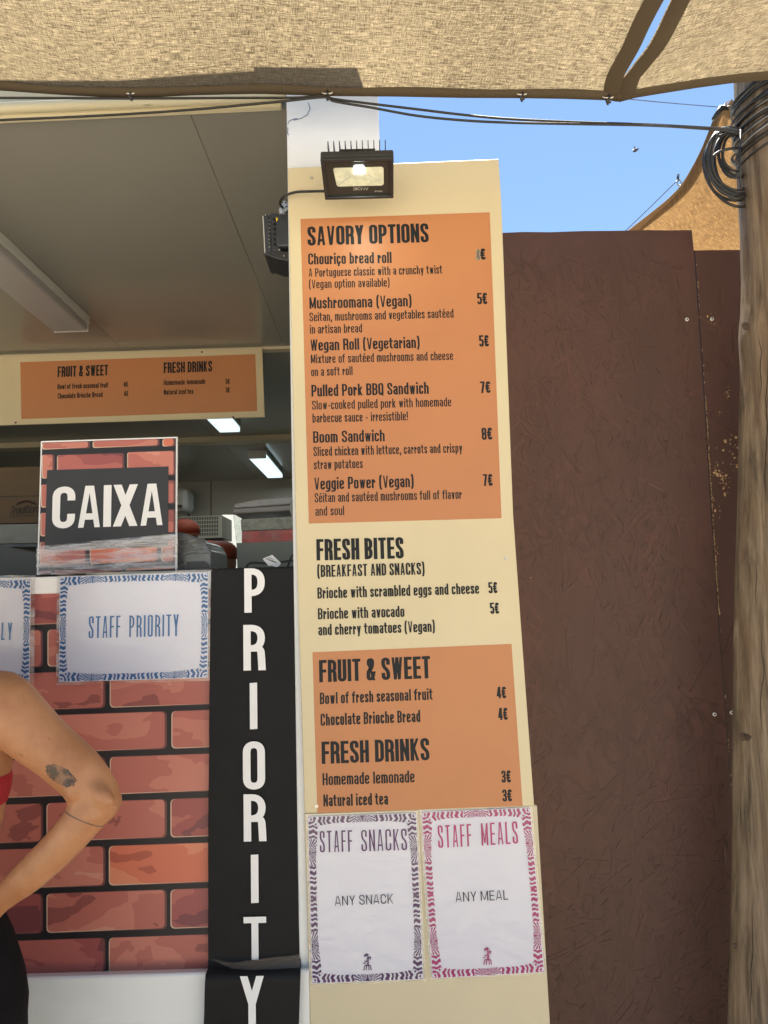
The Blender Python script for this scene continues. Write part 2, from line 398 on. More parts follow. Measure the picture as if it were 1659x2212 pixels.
def osb_mat():
    m, t, b = newmat('brown_painted_strand_board')
    co = objco(t); oi = t.nodes.new('ShaderNodeObjectInfo')
    def strand(scale, seed):
        v = t.nodes.new('ShaderNodeTexVoronoi'); v.inputs['Scale'].default_value = scale; v.inputs['Randomness'].default_value = 1
        mp = t.nodes.new('ShaderNodeMapping'); mp.inputs['Location'].default_value = (seed, seed * 2, 0)
        nz = tex_noise(t, co, 14, 3)
        ad = t.nodes.new('ShaderNodeVectorMath'); ad.operation = 'ADD'; t.links.new(co, ad.inputs[0])
        sc = t.nodes.new('ShaderNodeVectorMath'); sc.operation = 'SCALE'; sc.inputs['Scale'].default_value = .03
        t.links.new(nz, sc.inputs[0]); t.links.new(sc.outputs[0], ad.inputs[1])
        t.links.new(ad.outputs[0], mp.inputs[0]); t.links.new(mp.outputs[0], v.inputs['Vector'])
        sp = t.nodes.new('ShaderNodeSeparateColor'); t.links.new(v.outputs['Color'], sp.inputs[0])
        vr = t.nodes.new('ShaderNodeVectorRotate'); vr.rotation_type = 'Y_AXIS'
        t.links.new(math_n(t, 'MULTIPLY', math_n(t, 'SUBTRACT', sp.outputs[0], .5), 2.2), vr.inputs['Angle']); t.links.new(co, vr.inputs['Vector'])
        return tex_noise(t, vr.outputs[0], 1, 3, .7, stretch=(170, 10, 9))
    s1, s2 = strand(22, 0), strand(13, 3.3)
    h = math_n(t, 'ADD', s1, s2)
    big = tex_noise(t, co, 3.0, 5, .6, stretch=(1.6, 1, .8))
    c = ramp(t, big, [(.35, (.072, .036, .026)), (.55, (.087, .043, .032)), (.72, (.108, .048, .035))])
    c = mixc(t, ramp(t, h, [(.25, (1, 1, 1)), (.42, (0, 0, 0))]), c, (.045, .026, .021))
    sc = tex_noise(t, co, 55, 5, .75)
    sm = math_n(t, 'MULTIPLY', ramp(t, sc, [(.58, (0, 0, 0)), (.72, (1, 1, 1))]), ramp(t, big, [(.56, (0, 0, 0)), (.68, (1, 1, 1))]))
    c = mixc(t, math_n(t, 'MULTIPLY', sm, .6), c, (.22, .08, .055))
    t.links.new(c, b.inputs['Base Color']); b.inputs['Roughness'].default_value = .55
    b.inputs['Specular IOR Level'].default_value = .3
    bump(t, b, h, .35, .001); return m
M['osb'] = osb_mat()
M['strand'] = simple('painted_wood_strand', (.069, .039, .030), .52, var=.12, vscale=6)
M['gap'] = simple('gap_between_strands', (.034, .020, .016), .7, var=.2)
M['barewood'] = simple('bare_wood_chip', (.48, .31, .15), .8, var=.35, vscale=60)
M['peel'] = simple('peeled_print', (.38, .30, .20), .8, var=.5, vscale=160)

def post_mat():
    m, t, b = newmat('weathered_post_wood'); co = objco(t)
    a = tex_noise(t, co, 1, 6, .7, stretch=(70, 70, 1.6), dist=.25)
    f = tex_noise(t, co, 1, 4, .7, stretch=(220, 220, 6), dist=.3)
    big = tex_noise(t, co, 5, 4, stretch=(2, 2, .6))
    c = ramp(t, a, [(.36, (.060, .042, .027)), (.5, (.165, .122, .078)), (.64, (.28, .215, .145))])
    c = mixc(t, ramp(t, big, [(.38, (0, 0, 0)), (.68, (1, 1, 1))]), c, mixc(t, .5, c, (.20, .12, .065)))
    t.links.new(c, b.inputs['Base Color']); b.inputs['Roughness'].default_value = .75
    h = math_n(t, 'ADD', a, math_n(t, 'MULTIPLY', f, .8))
    bump(t, b, h, .7, .002); return m
M['post'] = post_mat()
M['knot'] = simple('dark_knot', (.07, .045, .028), .8, var=.5, vscale=120, bmp=.6, bscale=200)

# ------------------------------------------------------------------ ground
def ground():
    m, t, b = newmat('dry_sandy_ground'); co = objco(t)
    n = tex_noise(t, co, 2.5, 8, .65)
    t.links.new(ramp(t, n, [(.3, (.42, .35, .26)), (.7, (.58, .50, .38))]), b.inputs['Base Color'])
    b.inputs['Roughness'].default_value = .95; bump(t, b, tex_noise(t, co, 40, 6), .5, .01)
    v = [(-900, -900, 0), (900, -900, 0), (900, 900, 0), (-900, 900, 0)]
    o = mesh('ground', v, [(0, 1, 2, 3)], m); tag(o, 'dry sandy ground under the food stall', kind='structure')
ground()

# ------------------------------------------------------------------ the stall building
YW = 1.43                                                     # front plane of the counter wall
zc = at(607, 228, 1.46).z                                     # ceiling height
zs = at(400, 205, 1.30).z                                     # sail edge height
Yh = atz(400, 758, zc).y                                      # line where the menu strip hangs
Yb = atz(456, 1039, zc).y                                     # rear wall
stall = thing('food_stall', (-1, 2, 0), 'beige food stall container with raised front hatch over the serving counter', 'food stall')
XR, XL = -.06, -3.4
def top_for_shade(px, py, edge_y, Yf):
    """height of an edge on the plane y = Yf whose shadow falls on the sail at a given place"""
    f = at(px, edge_y, 1.30); q = at(px, py, 1.30); d = (q - CAM)
    # sail: z = f.z + .04 (1.30 - y)
    k = (f.z - CAM.z + .04 * 1.30) / (d.z + .04 * d.y); P_ = CAM + d * k
    return P_.z + (Yf - P_.y) / sun_dir.y * sun_dir.z
def plank_ceiling(x0, x1, y0, y1, name):
    return MB().box((x0, y0, zc), (x1, y1, zc + .05)).build(name, M['panel'], stall)
# hatch: three long panels running front to back with open seams between
seamx = [atz(535, 553, zc).x, atz(60, 560, zc).x, atz(1510 * .3906, 553 + .3906 * 300, zc).x]
sx = sorted([XL, seamx[1], seamx[0], XR + .05])
for i in range(3):
    plank_ceiling(sx[i] + .0007, sx[i + 1] - .0007, 1.47, Yh - .02, 'ceiling_panel')
MB().box((XL, 1.47, zc + .051), (XR + .05, Yb, zc + .06)).build('roof_sheet', M['seam'], stall)
MB().box((XL, 1.46, zc + .062), (XR + .05, Yb + .1, zc + .12)).build('roof', M['white'], stall)
# interior ceiling panels
for a, b_ in ((XL, -1.9), (-1.9, -1.1), (-1.1, XR + .05)):
    MB().box((a + .0015, Yh + .02, zc), (b_ - .0015, Yb, zc + .05)).build('ceiling_panel', M['panel'], stall)
MB().box((XL, Yh - .02, zc - .012), (XR + .05, Yh + .02, zc + .05)).build('hinge_beam', M['cream2'], stall)
yb2 = atz(510, 951, zc - .03).y
MB().box((XL, yb2, zc - .035), (XR + .05, yb2 + .10, zc)).build('ceiling_beam', M['cream2'], stall)
MB().box((XL, Yb, 0), (XR + .05, Yb + .05, zc)).build('rear_wall', M['panel2'], stall)
for px in (456,):
    p = at(px, 1100, Yb); MB().box((p.x - .004, Yb - .002, 1), (p.x + .004, Yb - .0005, zc)).build('wall_seam', M['seam'], stall)
MB().box((XR, 1.63, 0), (XR + .05, Yb, zc)).build('side_wall', M['panel2'], stall)
MB().box((XL - .05, 1.47, 0), (XL, Yb, zc + .12)).build('side_wall', M['panel2'], stall)
MB().box((XL, 1.6, .02), (XR, Yb, .06)).build('floor', M['panel2'], stall)
# front beam of the hatch: cream, slightly rising to the left of the photograph
def chipped():
    m, t, b = newmat('chipped_cream_paint'); co = objco(t)
    n = tex_noise(t, co, 34, 5, .7, stretch=(.35, 1, 1.3))
    big = tex_noise(t, co, 4, 2)
    k = math_n(t, 'MULTIPLY', ramp(t, n, [(.66, (0, 0, 0)), (.68, (1, 1, 1))]), ramp(t, big, [(.45, (0, 0, 0)), (.55, (1, 1, 1))]))
    t.links.new(mixc(t, k, (.72, .65, .44), (.10, .08, .06)), b.inputs['Base Color']); b.inputs['Roughness'].default_value = .35
    return m
M['chip'] = chipped()
a, b_, c, d = at(-500, 262 + 16, 1.445), at(607, 227, 1.445), at(607, 150, 1.445), at(-500, 170, 1.445)
o = MB().prism([a, b_, c, d], (0, .02, 0)).build('front_beam', M['chip'], stall); bevel(o, .004)
a2, b2 = at(-500, 262 + 4, 1.435), at(618, 218, 1.435)
pts = [a2, b2]
o = MB().tube([a2 + Vector((0, 0, .012)), b2 + Vector((0, 0, .012))], .012, 12).build('front_gutter', M['chip'], stall, smooth=True)
# unseen board added above the hatch, top shaped to shade the sail
tpx = at(820, 250, 1.42).x
MB().prism([(XL, 1.47, zc + .121), (tpx, 1.47, zc + .121), (tpx, 1.47, top_for_shade(700, 148, 203, 1.47)), (at(0, 185, 1.47).x, 1.47, top_for_shade(0, 178, 191, 1.47)), (XL, 1.47, zs + .3)], (0, .03, 0)).build('shadow_caster', M['white'], stall)
# white corner post of the stall
p0 = at(619.5, 300, 1.415).x; p1 = at(820, 300, 1.415).x
o = MB().box((p0, 1.415, 0), (p1, 1.60, top_for_shade(760, 145, 203, 1.415))).build('corner_post', M['white'], stall); bevel(o, .004)
for pts in ([(622, 268), (624, 262), (632, 258), (642, 256)], [(666, 222), (670, 235), (664, 248), (650, 256), (634, 260)], [(622, 276), (621, 288), (624, 292)]):
    MB().tube([at(x, y, 1.4145) for x, y in pts], .0009, 5).build('scuff_mark', simple('scuff', (.16, .2, .3), .7, var=.3) if 'scuff' not in M else M['scuff'], stall)
# counter front wall + ledge below it
zct = at(300, 1240, YW).z
MB().box((XL, YW + .012, .3), (p0 + .02, YW + .05, zct - .02)).build('counter_wall', M['white'], stall)
o = MB().prism([at(-400, 1262, YW - .004), at(650, 1228, YW - .004), at(650, 1266, YW - .004), at(-400, 1298, YW - .004)], (0, .3, 0)).build('counter_top', M['whiteprint'], stall); bevel(o, .003)
z1 = at(45, 2102, YW).z; z2 = at(640, 2085, YW).z
# ledge: sloping lip that comes forward, then the white apron below
la, lb = at(-500, 2117, YW + .008), at(672, 2083, YW + .008)
fa, fb = at(-500, 2129, YW - .035), at(672, 2096, YW - .035)
prof = []
for P_, Q_ in ((la, fa), (lb, fb)):
    q = [P_ + Vector((0, .03, 0)), P_]
    for k in range(7):
        a = k / 6 * math.pi / 2
        q.append(Vector((P_.x, Q_.y + .006 + .006 * -math.sin(a) , Q_.z - .006 + .006 * math.cos(a))))
    q.append(Vector((P_.x, Q_.y, .25))); q.append(Vector((P_.x, Q_.y + .06, .25))); prof.append(q)
n = len(prof[0])
MB().add(prof[0] + prof[1], [(i, i + 1, i + 1 + n, i + n) for i in range(n - 1)] + [tuple(range(n)), tuple(range(2 * n - 1, n - 1, -1))]).build('apron', M['white'], stall)
MB().box((XL, 1.46, 0), (p0, 1.5, .3)).build('plinth', M['seam'], stall)

# ------------------------------------------------------------------ printed brick panel on the counter front
bp = thing('brick_print_panel', at(200, 2090, YW), 'vinyl panel printed with cartoon red bricks on the counter front', 'printed panel')
pan = MB().prism([at(-300, 1292, YW), at(672, 1263, YW), at(672, 2083, YW), at(-300, 2111, YW)], (0, .008, 0)).build('backing', M['mortar'], bp)
def rrect(q, rad, n=5):
    """rounded quad from 4 corner points"""
    out = []
    for i in range(4):
        p = Vector(q[i]); a = Vector(q[i - 1]) - p; b = Vector(q[(i + 1) % 4]) - p
        ra = min(rad, a.length * .49); rb = min(rad, b.length * .49)
        A, B = p + a.normalized() * ra, p + b.normalized() * rb
        for k in range(n + 1):
            t = k / n; out.append(A * (1 - t) ** 2 + p * 2 * t * (1 - t) + B * t * t)
    return out
def flat(name, pts, mat, parent): return mesh(name, pts, [tuple(range(len(pts)))], mat, parent)
def printed_brick(q, Y, parent, rad=.010, name='printed_brick'):
    """q: four places (tl, tr, br, bl) in the photograph; print layers a hair apart"""
    tl, tr, br, bl = [at(x, y, Y - .0004) for x, y in q]
    q3 = [tl, tr, br, bl]
    sh = rrect([p for p in q3], rad)
    flat('brick_outline', [p + Vector((0, 0, 0)) for p in sh], M['brickshade'], parent)
    e = .0022
    q4 = [tl + Vector((0, -.0002, -.001)), tr + Vector((-e * 2, -.0002, -.001)), br + Vector((-e * 2, -.0002, e)), bl + Vector((0, -.0002, e * .2))]
    flat('brick_light_edge', rrect(q4, rad * .9), M['brickedge'], parent)
    q5 = [tl + Vector((e, -.0004, -.001)), tr + Vector((-e * 2, -.0004, -.001)), br + Vector((-e * 2, -.0004, e)), bl + Vector((e, -.0004, e))]
    flat(name, rrect(q5, rad * .9), M['brick'], parent)
c7 = lambda x, y: (x * .4069, 1215 + y * .4069)
rows = [(128, 308), (333, 533), (560, 762), (788, 990), (1020, 1222), (1254, 1462), (1492, 1706), (1734, 1946), (1979, 2176)]
for i, (t_, b_) in enumerate(rows):
    if i % 2 == 0: xs = [(-740, -104), (-82, 560), (583, 1225), (1247, 1640)]
    else: xs = [(-430, 228), (252, 886), (910, 1550), (1574, 1640)]
    if i == 0: xs = [(-740, -104), (-82, 600), (623, 1225), (1247, 1640)]
    if i >= 5: xs = [(a - 5, b) for a, b in xs]
    for a, b in xs:
        f = lambda x, y: c7(x, y - (x - 900) * .034)
        printed_brick([f(a, t_), f(b, t_), f(b, b_), f(a, b_)], YW, bp)
text_parent = None

# ------------------------------------------------------------------ black banner PRIORITY
ban = thing('priority_banner', at(545, 2200, YW - .01), 'long black cloth banner lettered PRIORITY in white hanging over the counter', 'banner')
def banner():
    rowsb = [(1226, 470, 640, -.0), (1232, 456, 641, .0), (1300, 455, 642, 0), (1450, 453, 644, 0), (1600, 452, 645.5, 0), (1706, 451, 647, 0),
             (1712, 450.5, 648, 0), (1850, 450, 648, 0), (2000, 450, 648.5, 0), (2070, 450, 649, -.003), (2090, 449, 650, -.012), (2102, 444, 649.5, -.040), (2118, 443, 649, -.043), (2212, 440.5, 646, -.043), (2420, 436, 642, -.043)]
    V = []; NU = 24
    top = []
    fine = []
    for i in range(len(rowsb) - 1):
        a, b = rowsb[i], rowsb[i + 1]; k = max(1, int((b[0] - a[0]) / 12))
        for j in range(k):
            t = j / k; fine.append(tuple(a[m] * (1 - t) + b[m] * t for m in range(4)))
    fine.append(rowsb[-1])
    back = [at(470, 1226, YW - .01) + Vector((0, .13, .001)), at(640, 1226, YW - .01) + Vector((0, .13, .001))]
    for u in range(NU + 1): V.append(back[0].lerp(back[1], u / NU))
    for (y, x0, x1, dy) in fine:
        for u in range(NU + 1):
            uu = u / NU; x = x0 * (1 - uu) + x1 * uu; yy = y - (x - 545) * .028
            p = at(x, yy, YW - .010 + dy)
            wr = .0012 * math.sin(y * .045 + uu * 1.5) * (1 - .6 * uu) + .0015 * noise.noise(Vector((x * .012, y * .02, 0)))
            if y < 1290: wr += .0035 * (1290 - y) / 60 * noise.noise(Vector((x * .05 - y * .03, y * .01, 5)))
            for cy in (1706, 1455, 1580): wr += .0010 * math.exp(-((y - cy - (uu - .5) * 6) / 5) ** 2)
            V.append(p + Vector((0, -abs(wr) - .0004, 0)))
    nr = len(fine) + 1; W_ = NU + 1
    Fc = [(i * W_ + j, (i + 1) * W_ + j, (i + 1) * W_ + j + 1, i * W_ + j + 1) for i in range(nr - 1) for j in range(NU)]
    return mesh('cloth', V, Fc, M['blackcloth'], ban, True)
cl = banner()
LY = YW - .0155
for ch, x0, x1, y0, y1 in (('P', 528, 572.5, 1228, 1323.7), ('R', 526, 573, 1350, 1448.6), ('I', 540, 556, 1475.5, 1575.5), ('O', 525, 573, 1602, 1706),
                           ('R', 526.6, 574.6, 1716, 1818), ('I', 542.5, 559, 1846.7, 1951), ('T', 526.6, 575.8, 1981, 2078)):
    text('letter', ch, (x0, y1), (x1, y1 - 1), y1 - y0, LY, M['whiteprint'], ban, t=.165, rad=.22, th=.14)
text('letter', 'Y', (519, 2213), (570.5, 2212), 104, YW - .0575, M['whiteprint'], ban, t=.165, th=.14)
# dusty tape strip across the banner at the ledge
def tape():
    m, t, b = newmat('dusty_clear_tape'); out = t.nodes['Material Output']
    tr = t.nodes.new('ShaderNodeBsdfTransparent'); mx = t.nodes.new('ShaderNodeMixShader'); mx.inputs[0].default_value = .30
    b.inputs['Base Color'].default_value = (.32, .26, .2, 1); b.inputs['Roughness'].default_value = .3
    t.links.new(tr.outputs[0], mx.inputs[1]); t.links.new(b.outputs[0], mx.inputs[2]); t.links.new(mx.outputs[0], out.inputs[0]); return m
M['tape'] = tape()
V = [at(452, 2070, YW - .021), at(500, 2080, YW - .021), at(560, 2072, YW - .021), at(648, 2062, YW - .021), at(648, 2092, YW - .03), at(560, 2096, YW - .034), at(500, 2092, YW - .03)]
mesh('tape', V, [tuple(range(7))], M['tape'], ban)

# ------------------------------------------------------------------ papers in laminate
def paper(name, label, q, Y, ink, parent_group, lam, seedn, marg=.046):
    th_ = thing(name, at(*q[3], Y), label, 'notice', parent_group)
    tl, tr, br, bl = [at(x, y, Y) for x, y in q]
    Wm, Hm = (tr - tl).length, (bl - tl).length
    P_ = lambda u, v: (tl * (1 - u) + tr * u) * (1 - v) + (bl * (1 - u) + br * u) * v
    # sheet with a gentle curl
    def PP(u, v, d): 
        return P_(u, v) + Vector((0, -d - .0008 * math.sin(math.pi * u) * abs(math.sin(2.3 * v + seedn)), 0))
    V = []; nn = 14
    for i in range(nn + 1):
        for j in range(nn + 1): V.append(PP(j / nn, i / nn, .0))
    mesh('sheet', V, [(i * (nn + 1) + j, (i + 1) * (nn + 1) + j, (i + 1) * (nn + 1) + j + 1, i * (nn + 1) + j + 1) for i in range(nn) for j in range(nn)], M['paper'], th_, True)
    # printed border of waves and sun fans, as ink patches on a fine grid
    cell = .0011; nu, nv = int(Wm / cell), int(Hm / cell); vs = []; fs = []; idx = {}
    bw = .0172
    def vi(i, j):
        if (i, j) not in idx: idx[(i, j)] = len(vs); vs.append(PP(i / nu, j / nv, .0004))
        return idx[(i, j)]
    for i in range(nu):
        for j in range(nv):
            x, y = (i + .5) * Wm / nu, (j + .5) * Hm / nv
            dx, dy = min(x, Wm - x), min(y, Hm - y)
            L, s_, d = (Hm, y, dx) if dx < dy else (Wm, x, dy)
            k = s_ / L
            wid = bw * (.62 + .38 * abs(math.cos(math.pi * k)) + .10 * math.cos(4 * math.pi * k)) * (1 if L > .25 else 1)
            if d > wid or d < .0006: continue
            # sun fans at a quarter and three quarters, waves between
            best = min(abs(k - c) for c in ((.22, .78) if L > .25 else (.5,)))
            dl = best * L
            if dl < .024:
                ang = math.atan2(dl * (1 if True else 1), d + .002)
                on = (ang * 5.0) % 1 < .5 if d > .003 or dl > .004 else True
                if math.hypot(dl, d) < .0035: on = True
            else:
                w_ = dl + .0014 * math.sin(d * 500) + .12 * d + .0012 * math.sin(dl * 260)
                on = (w_ / .0088) % 1 < .56
            if min(dx, dy) < .0012 and False: on = True
            if abs(dx - dy) < .003: on = ((dx + dy) / .009) % 1 < .5
            if on: fs.append((vi(i, j), vi(i, j + 1), vi(i + 1, j + 1), vi(i + 1, j)))
    mesh('printed_border', vs, fs, ink, th_)
    if lam:
        m_ = lam
        u = m_ / Wm; v = m_ / Hm
        mesh('laminate', [P_(-u, -v) + Vector((0, .0006, 0)), P_(1 + u, -v) + Vector((0, .0006, 0)), P_(1 + u, 1 + v) + Vector((0, .0006, 0)), P_(-u, 1 + v) + Vector((0, .0006, 0))], [(0, 3, 2, 1)], M['laminate'], th_)
        Vf = []; nf = 10
        for i in range(nf + 1):
            for j in range(nf + 1): Vf.append(PP(j / nf, i / nf, .0010))
        mesh('clear_sleeve', Vf, [(i * (nf + 1) + j, (i + 1) * (nf + 1) + j, (i + 1) * (nf + 1) + j + 1, i * (nf + 1) + j + 1) for i in range(nf) for j in range(nf)], M['sleeve'], th_, True)
    return th_
def sleeve():
    """clear film lying over the sheet: only its glints show"""
    m, t, b = newmat('clear_sleeve'); out = t.nodes['Material Output']; co = objco(t)
    tr = t.nodes.new('ShaderNodeBsdfTransparent'); gl = t.nodes.new('ShaderNodeBsdfGlossy'); gl.inputs['Roughness'].default_value = .06
    n = tex_noise(t, co, 7, 4, .6, stretch=(.6, 1, 1.5), dist=1.5)
    bn = t.nodes.new('ShaderNodeBump'); bn.inputs['Strength'].default_value = .9; bn.inputs['Distance'].default_value = .006
    t.links.new(n, bn.inputs['Height']); t.links.new(bn.outputs[0], gl.inputs['Normal'])
    fr = t.nodes.new('ShaderNodeFresnel'); fr.inputs[0].default_value = 1.5; t.links.new(bn.outputs[0], fr.inputs['Normal'])
    mx = t.nodes.new('ShaderNodeMixShader'); t.links.new(math_n(t, 'MULTIPLY', fr.outputs[0], .7), mx.inputs[0])
    t.links.new(tr.outputs[0], mx.inputs[1]); t.links.new(gl.outputs[0], mx.inputs[2]); t.links.new(mx.outputs[0], out.inputs[0]); return m
M['sleeve'] = sleeve()

YB = 1.40
YP = YW - .009
pp = paper('staff_priority_notice', 'laminated white notice reading STAFF PRIORITY with blue wavy border', [(129.4, 1245.5), (450.4, 1237.4), (448.4, 1464), (127.2, 1473.4)], YP, M['blue'], 'notices taped to the stall', .006, .3)
text('title_word', 'STAFF', (191.2, 1378.6), (259.6, 1377), 47, YP - .0016, M['blue'], pp, t=.078, rad=.18, gap=.11)
text('title_word', 'PRIORITY', (279, 1376.5), (385.7, 1374), 47, YP - .0016, M['blue'], pp, t=.078, rad=.18, gap=.11)
pf = paper('family_notice', 'laminated notice ending in ILY with blue border, cut off by the left picture edge', [(-255, 1256), (66.5, 1252), (63.5, 1476), (-258, 1484)], YP, M['blue'], 'notices taped to the stall', .009, 1.1)
text('title_word', 'FAMILY', (-52, 1383.5), (25, 1382), 37, YP - .0016, M['blue'], pf, t=.085, rad=.16, gap=.17)

# ------------------------------------------------------------------ tall menu board
mbd = thing('menu_board', at(900, 1750, YB), 'tall cream menu board with orange panels headed SAVORY OPTIONS', 'menu board')
Ltop, Rtop = (621.5, 362.5), (1077, 343)
edgeL = [(621.5, 362.5), (631, 790), (638.4, 1110), (647, 1400), (658, 1757)]
edgeR = [(1077, 343), (1083, 432), (1095, 760), (1108.5, 1110), (1129, 1400), (1154, 1741)]
o = pxprism('board', edgeR + edgeL[::-1], YB, .010, M['cream'], mbd); bevel(o, .0012, 1)
YO = YB - .0003
q1 = [(649, 473), (1058, 458.5), (1083.3, 1119.5), (667, 1131)]
q2 = [(675, 1409), (1105, 1391), (1129, 1741), (685.5, 1756)]
mesh('orange_panel', [at(*p, YO) for p in q1], [(0, 3, 2, 1)], M['orange'], mbd)
mesh('orange_panel', [at(*p, YO) for p in q2], [(0, 3, 2, 1)], M['orange'], mbd)
YT = YB - .0005
heads = [('SAVORY OPTIONS', (664.5, 530.6), (926.5, 523.2), 41), ('FRESH BITES', (684, 1210.8), (872.4, 1206.2), 46), ('FRUIT & SWEET', (689.8, 1474), (930.4, 1465), 48), ('FRESH DRINKS', (695.2, 1650.2), (928.3, 1642), 48)]
for t_, a, b, c in heads: text('heading', t_, a, b, c, YT, M['ink'], mbd, t=.168, rad=.17, th=.135, gap=.055, space=.42)
bold = [('Chouriço bread roll', (666, 571.5), (846, 568.0), 24), ('Mushroomana (Vegan)', (668.6, 667), (889.3, 661.5), 24.5), ('Wegan Roll (Vegetarian)', (670.5, 758), (906.8, 751.5), 24.5),
        ('Pulled Pork BBQ Sandwich', (673, 856.8), (926.4, 850.5), 25.5), ('Boom Sandwich', (676.6, 956.8), (831.2, 953), 25), ('Veggie Power (Vegan)', (679, 1058), (894, 1052), 26),
        ('(BREAKFAST AND SNACKS)', (685.5, 1246.7), (917.5, 1241), 26), ('Brioche with scrambled eggs and cheese', (685.9, 1293.2), (1035.3, 1282.5), 24),
        ('Brioche with avocado', (687, 1338), (873.9, 1332.5), 24), ('and cherry tomatoes (Vegan)', (687.7, 1372.7), (939.7, 1364.5), 24),
        ('Bowl of fresh seasonal fruit', (691.2, 1521.3), (934.7, 1511.5), 25), ('Chocolate Brioche Bread', (692.7, 1567.9), (908.2, 1559.5), 26),
        ('Homemade lemonade', (697, 1696.4), (896, 1690), 26), ('Natural iced tea', (698.8, 1742.3), (838.4, 1738), 26)]
for t_, a, b, c in bold: text('menu_line', t_, a, b, c, YT, M['ink'], mbd, t=.152, rad=.15, th=.12, gap=.07, space=.42)
light = [('A Portuguese classic with a crunchy twist', (667, 598.4), (955.3, 591.0), 18.5), ('(Vegan option available)', (667.7, 623.2), (841.7, 619), 18.5),
         ('Seitan, mushrooms and vegetables sautéed', (668.6, 694.3), (980, 686), 19), ('in artisan bread', (669.6, 721), (782.3, 718), 19),
         ('Mixture of sautéed mushrooms and cheese', (671.8, 785), (979, 777.5), 19), ('on a soft roll', (672.4, 812.7), (761.7, 810), 19),
         ('Slow-cooked pulled pork with homemade', (674.3, 885), (975, 877.5), 19.5), ('barbecue sauce - irresistible!', (675.3, 913), (881.4, 908), 19.5),
         ('Sliced chicken with lettuce, carrots and crispy', (677.5, 985.4), (998.8, 977.5), 20), ('straw potatoes', (678.2, 1014), (783.9, 1011), 20),
         ('Séitan and sautéed mushrooms full of flavor', (680, 1085.4), (997.9, 1077.5), 20), ('and soul', (681.3, 1114.3), (743.6, 1112.4), 20)]
for t_, a, b, c in light: text('description_line', t_, a, b, c, YT, M['ink'], mbd, t=.122, rad=.16, th=.10, gap=.085, space=.42)
prices = [('5€', 1031.5, 1052.8, 657.4, 24.5), ('5€', 1035.7, 1056.3, 748.9, 24.5), ('7€', 1037.9, 1059.8, 849.2, 25), ('8€', 1041, 1063.6, 950.2, 26), ('7€', 1043.9, 1064.5, 1049.9, 25.5),
          ('5€', 1055.8, 1074.7, 1281.8, 24), ('5€', 1059.4, 1078.3, 1326.2, 24), ('4€', 1073.3, 1093.7, 1508.8, 25), ('4€', 1076.5, 1097, 1555.3, 26), ('3€', 1083.7, 1104, 1690.7, 26), ('3€', 1085.9, 1106.3, 1731.5, 26)]
for t_, x0, x1, y, c in prices: text('price', t_, (x0, y), (x1, y - .6), c, YT, M['ink'], mbd, t=.165, rad=.14, th=.135, gap=.06)
text('price', '€', (1038.5, 561), (1049, 560.7), 24, YT, M['ink'], mbd, t=.19, rad=.14, th=.15)
text('price', '4', (1029.5, 561), (1037, 561), 22, YT - .0008, simple('worn_print', (.16, .13, .10), .6, var=.6, vscale=300), mbd, t=.12)
mesh('peeled_patch', [at(x, y, YT + .0001) for x, y in ((1029, 539), (1037.5, 538), (1039, 562), (1027, 562.5))], [(0, 3, 2, 1)], M['peel'], mbd)
def screw(px, py, Y, r, parent, mat=None, name='screw'):
    c = at(px, py, Y); mb = MB()
    mb.tube([c, c + Vector((0, -.0015, 0))], r, 12); mb.tube([c + Vector((0, -.0015, 0)), c + Vector((0, -.0035, 0))], r * .55, 6)
    return mb.build(name, mat or M['galv'], parent)
for x, y in ((673, 384.5), (1093, 1206.5), (684, 1741)): screw(x, y, YB, .0035, mbd)

lb_ = thing('lower_board', at(920, 2400, YB + .006), 'plain cream board below the menu, behind two taped notices', 'board')
o = MB().prism([at(x, y, YB + .004) for x, y in ((657, 1757.5), (1160, 1740), (1188, 2212), (1204, 2500), (678, 2500), (668, 2130))], (0, .009, 0)).build('board_sheet', M['cream2'], lb_); bevel(o, .001, 1)
YN = YB + .0015
ps = paper('staff_snacks_notice', 'laminated white notice reading STAFF SNACKS with dark purple border', [(665, 1763.7), (899.3, 1755.5), (914.7, 2115.4), (674, 2124.7)], YN, M['purple'], 'notices taped to the stall', .004, 2.0)
pm = paper('staff_meals_notice', 'laminated white notice reading STAFF MEALS with magenta border', [(910.4, 1754), (1145.7, 1744), (1176, 2100.4), (933.7, 2114)], YN - .001, M['magenta'], 'notices taped to the stall', .004, 1.2)
text('title_word', 'STAFF', (691.2, 1841.4), (761.4, 1839.5), 46, YN - .0016, M['purple'], ps, t=.078, rad=.18, gap=.11)
text('title_word', 'SNACKS', (781, 1839), (879.6, 1836.4), 46, YN - .0016, M['purple'], ps, t=.078, rad=.18, gap=.11)
text('title_word', 'STAFF', (946.9, 1831.7), (1019.3, 1828), 48, YN - .0026, M['magenta'], pm, t=.078, rad=.18, gap=.11)
text('title_word', 'MEALS', (1040.7, 1826.5), (1119.5, 1822), 48, YN - .0026, M['magenta'], pm, t=.078, rad=.18, gap=.11)
text('body_line', 'ANY SNACK', (723.5, 1956.5), (849.5, 1951.7), 20.5, YN - .0016, M['ink'], ps, t=.10, rad=.36, gap=.16, space=.28)
text('body_line', 'ANY MEAL', (984.5, 1948.5), (1098, 1943.4), 21, YN - .0026, M['ink'], pm, t=.10, rad=.36, gap=.16, space=.28)
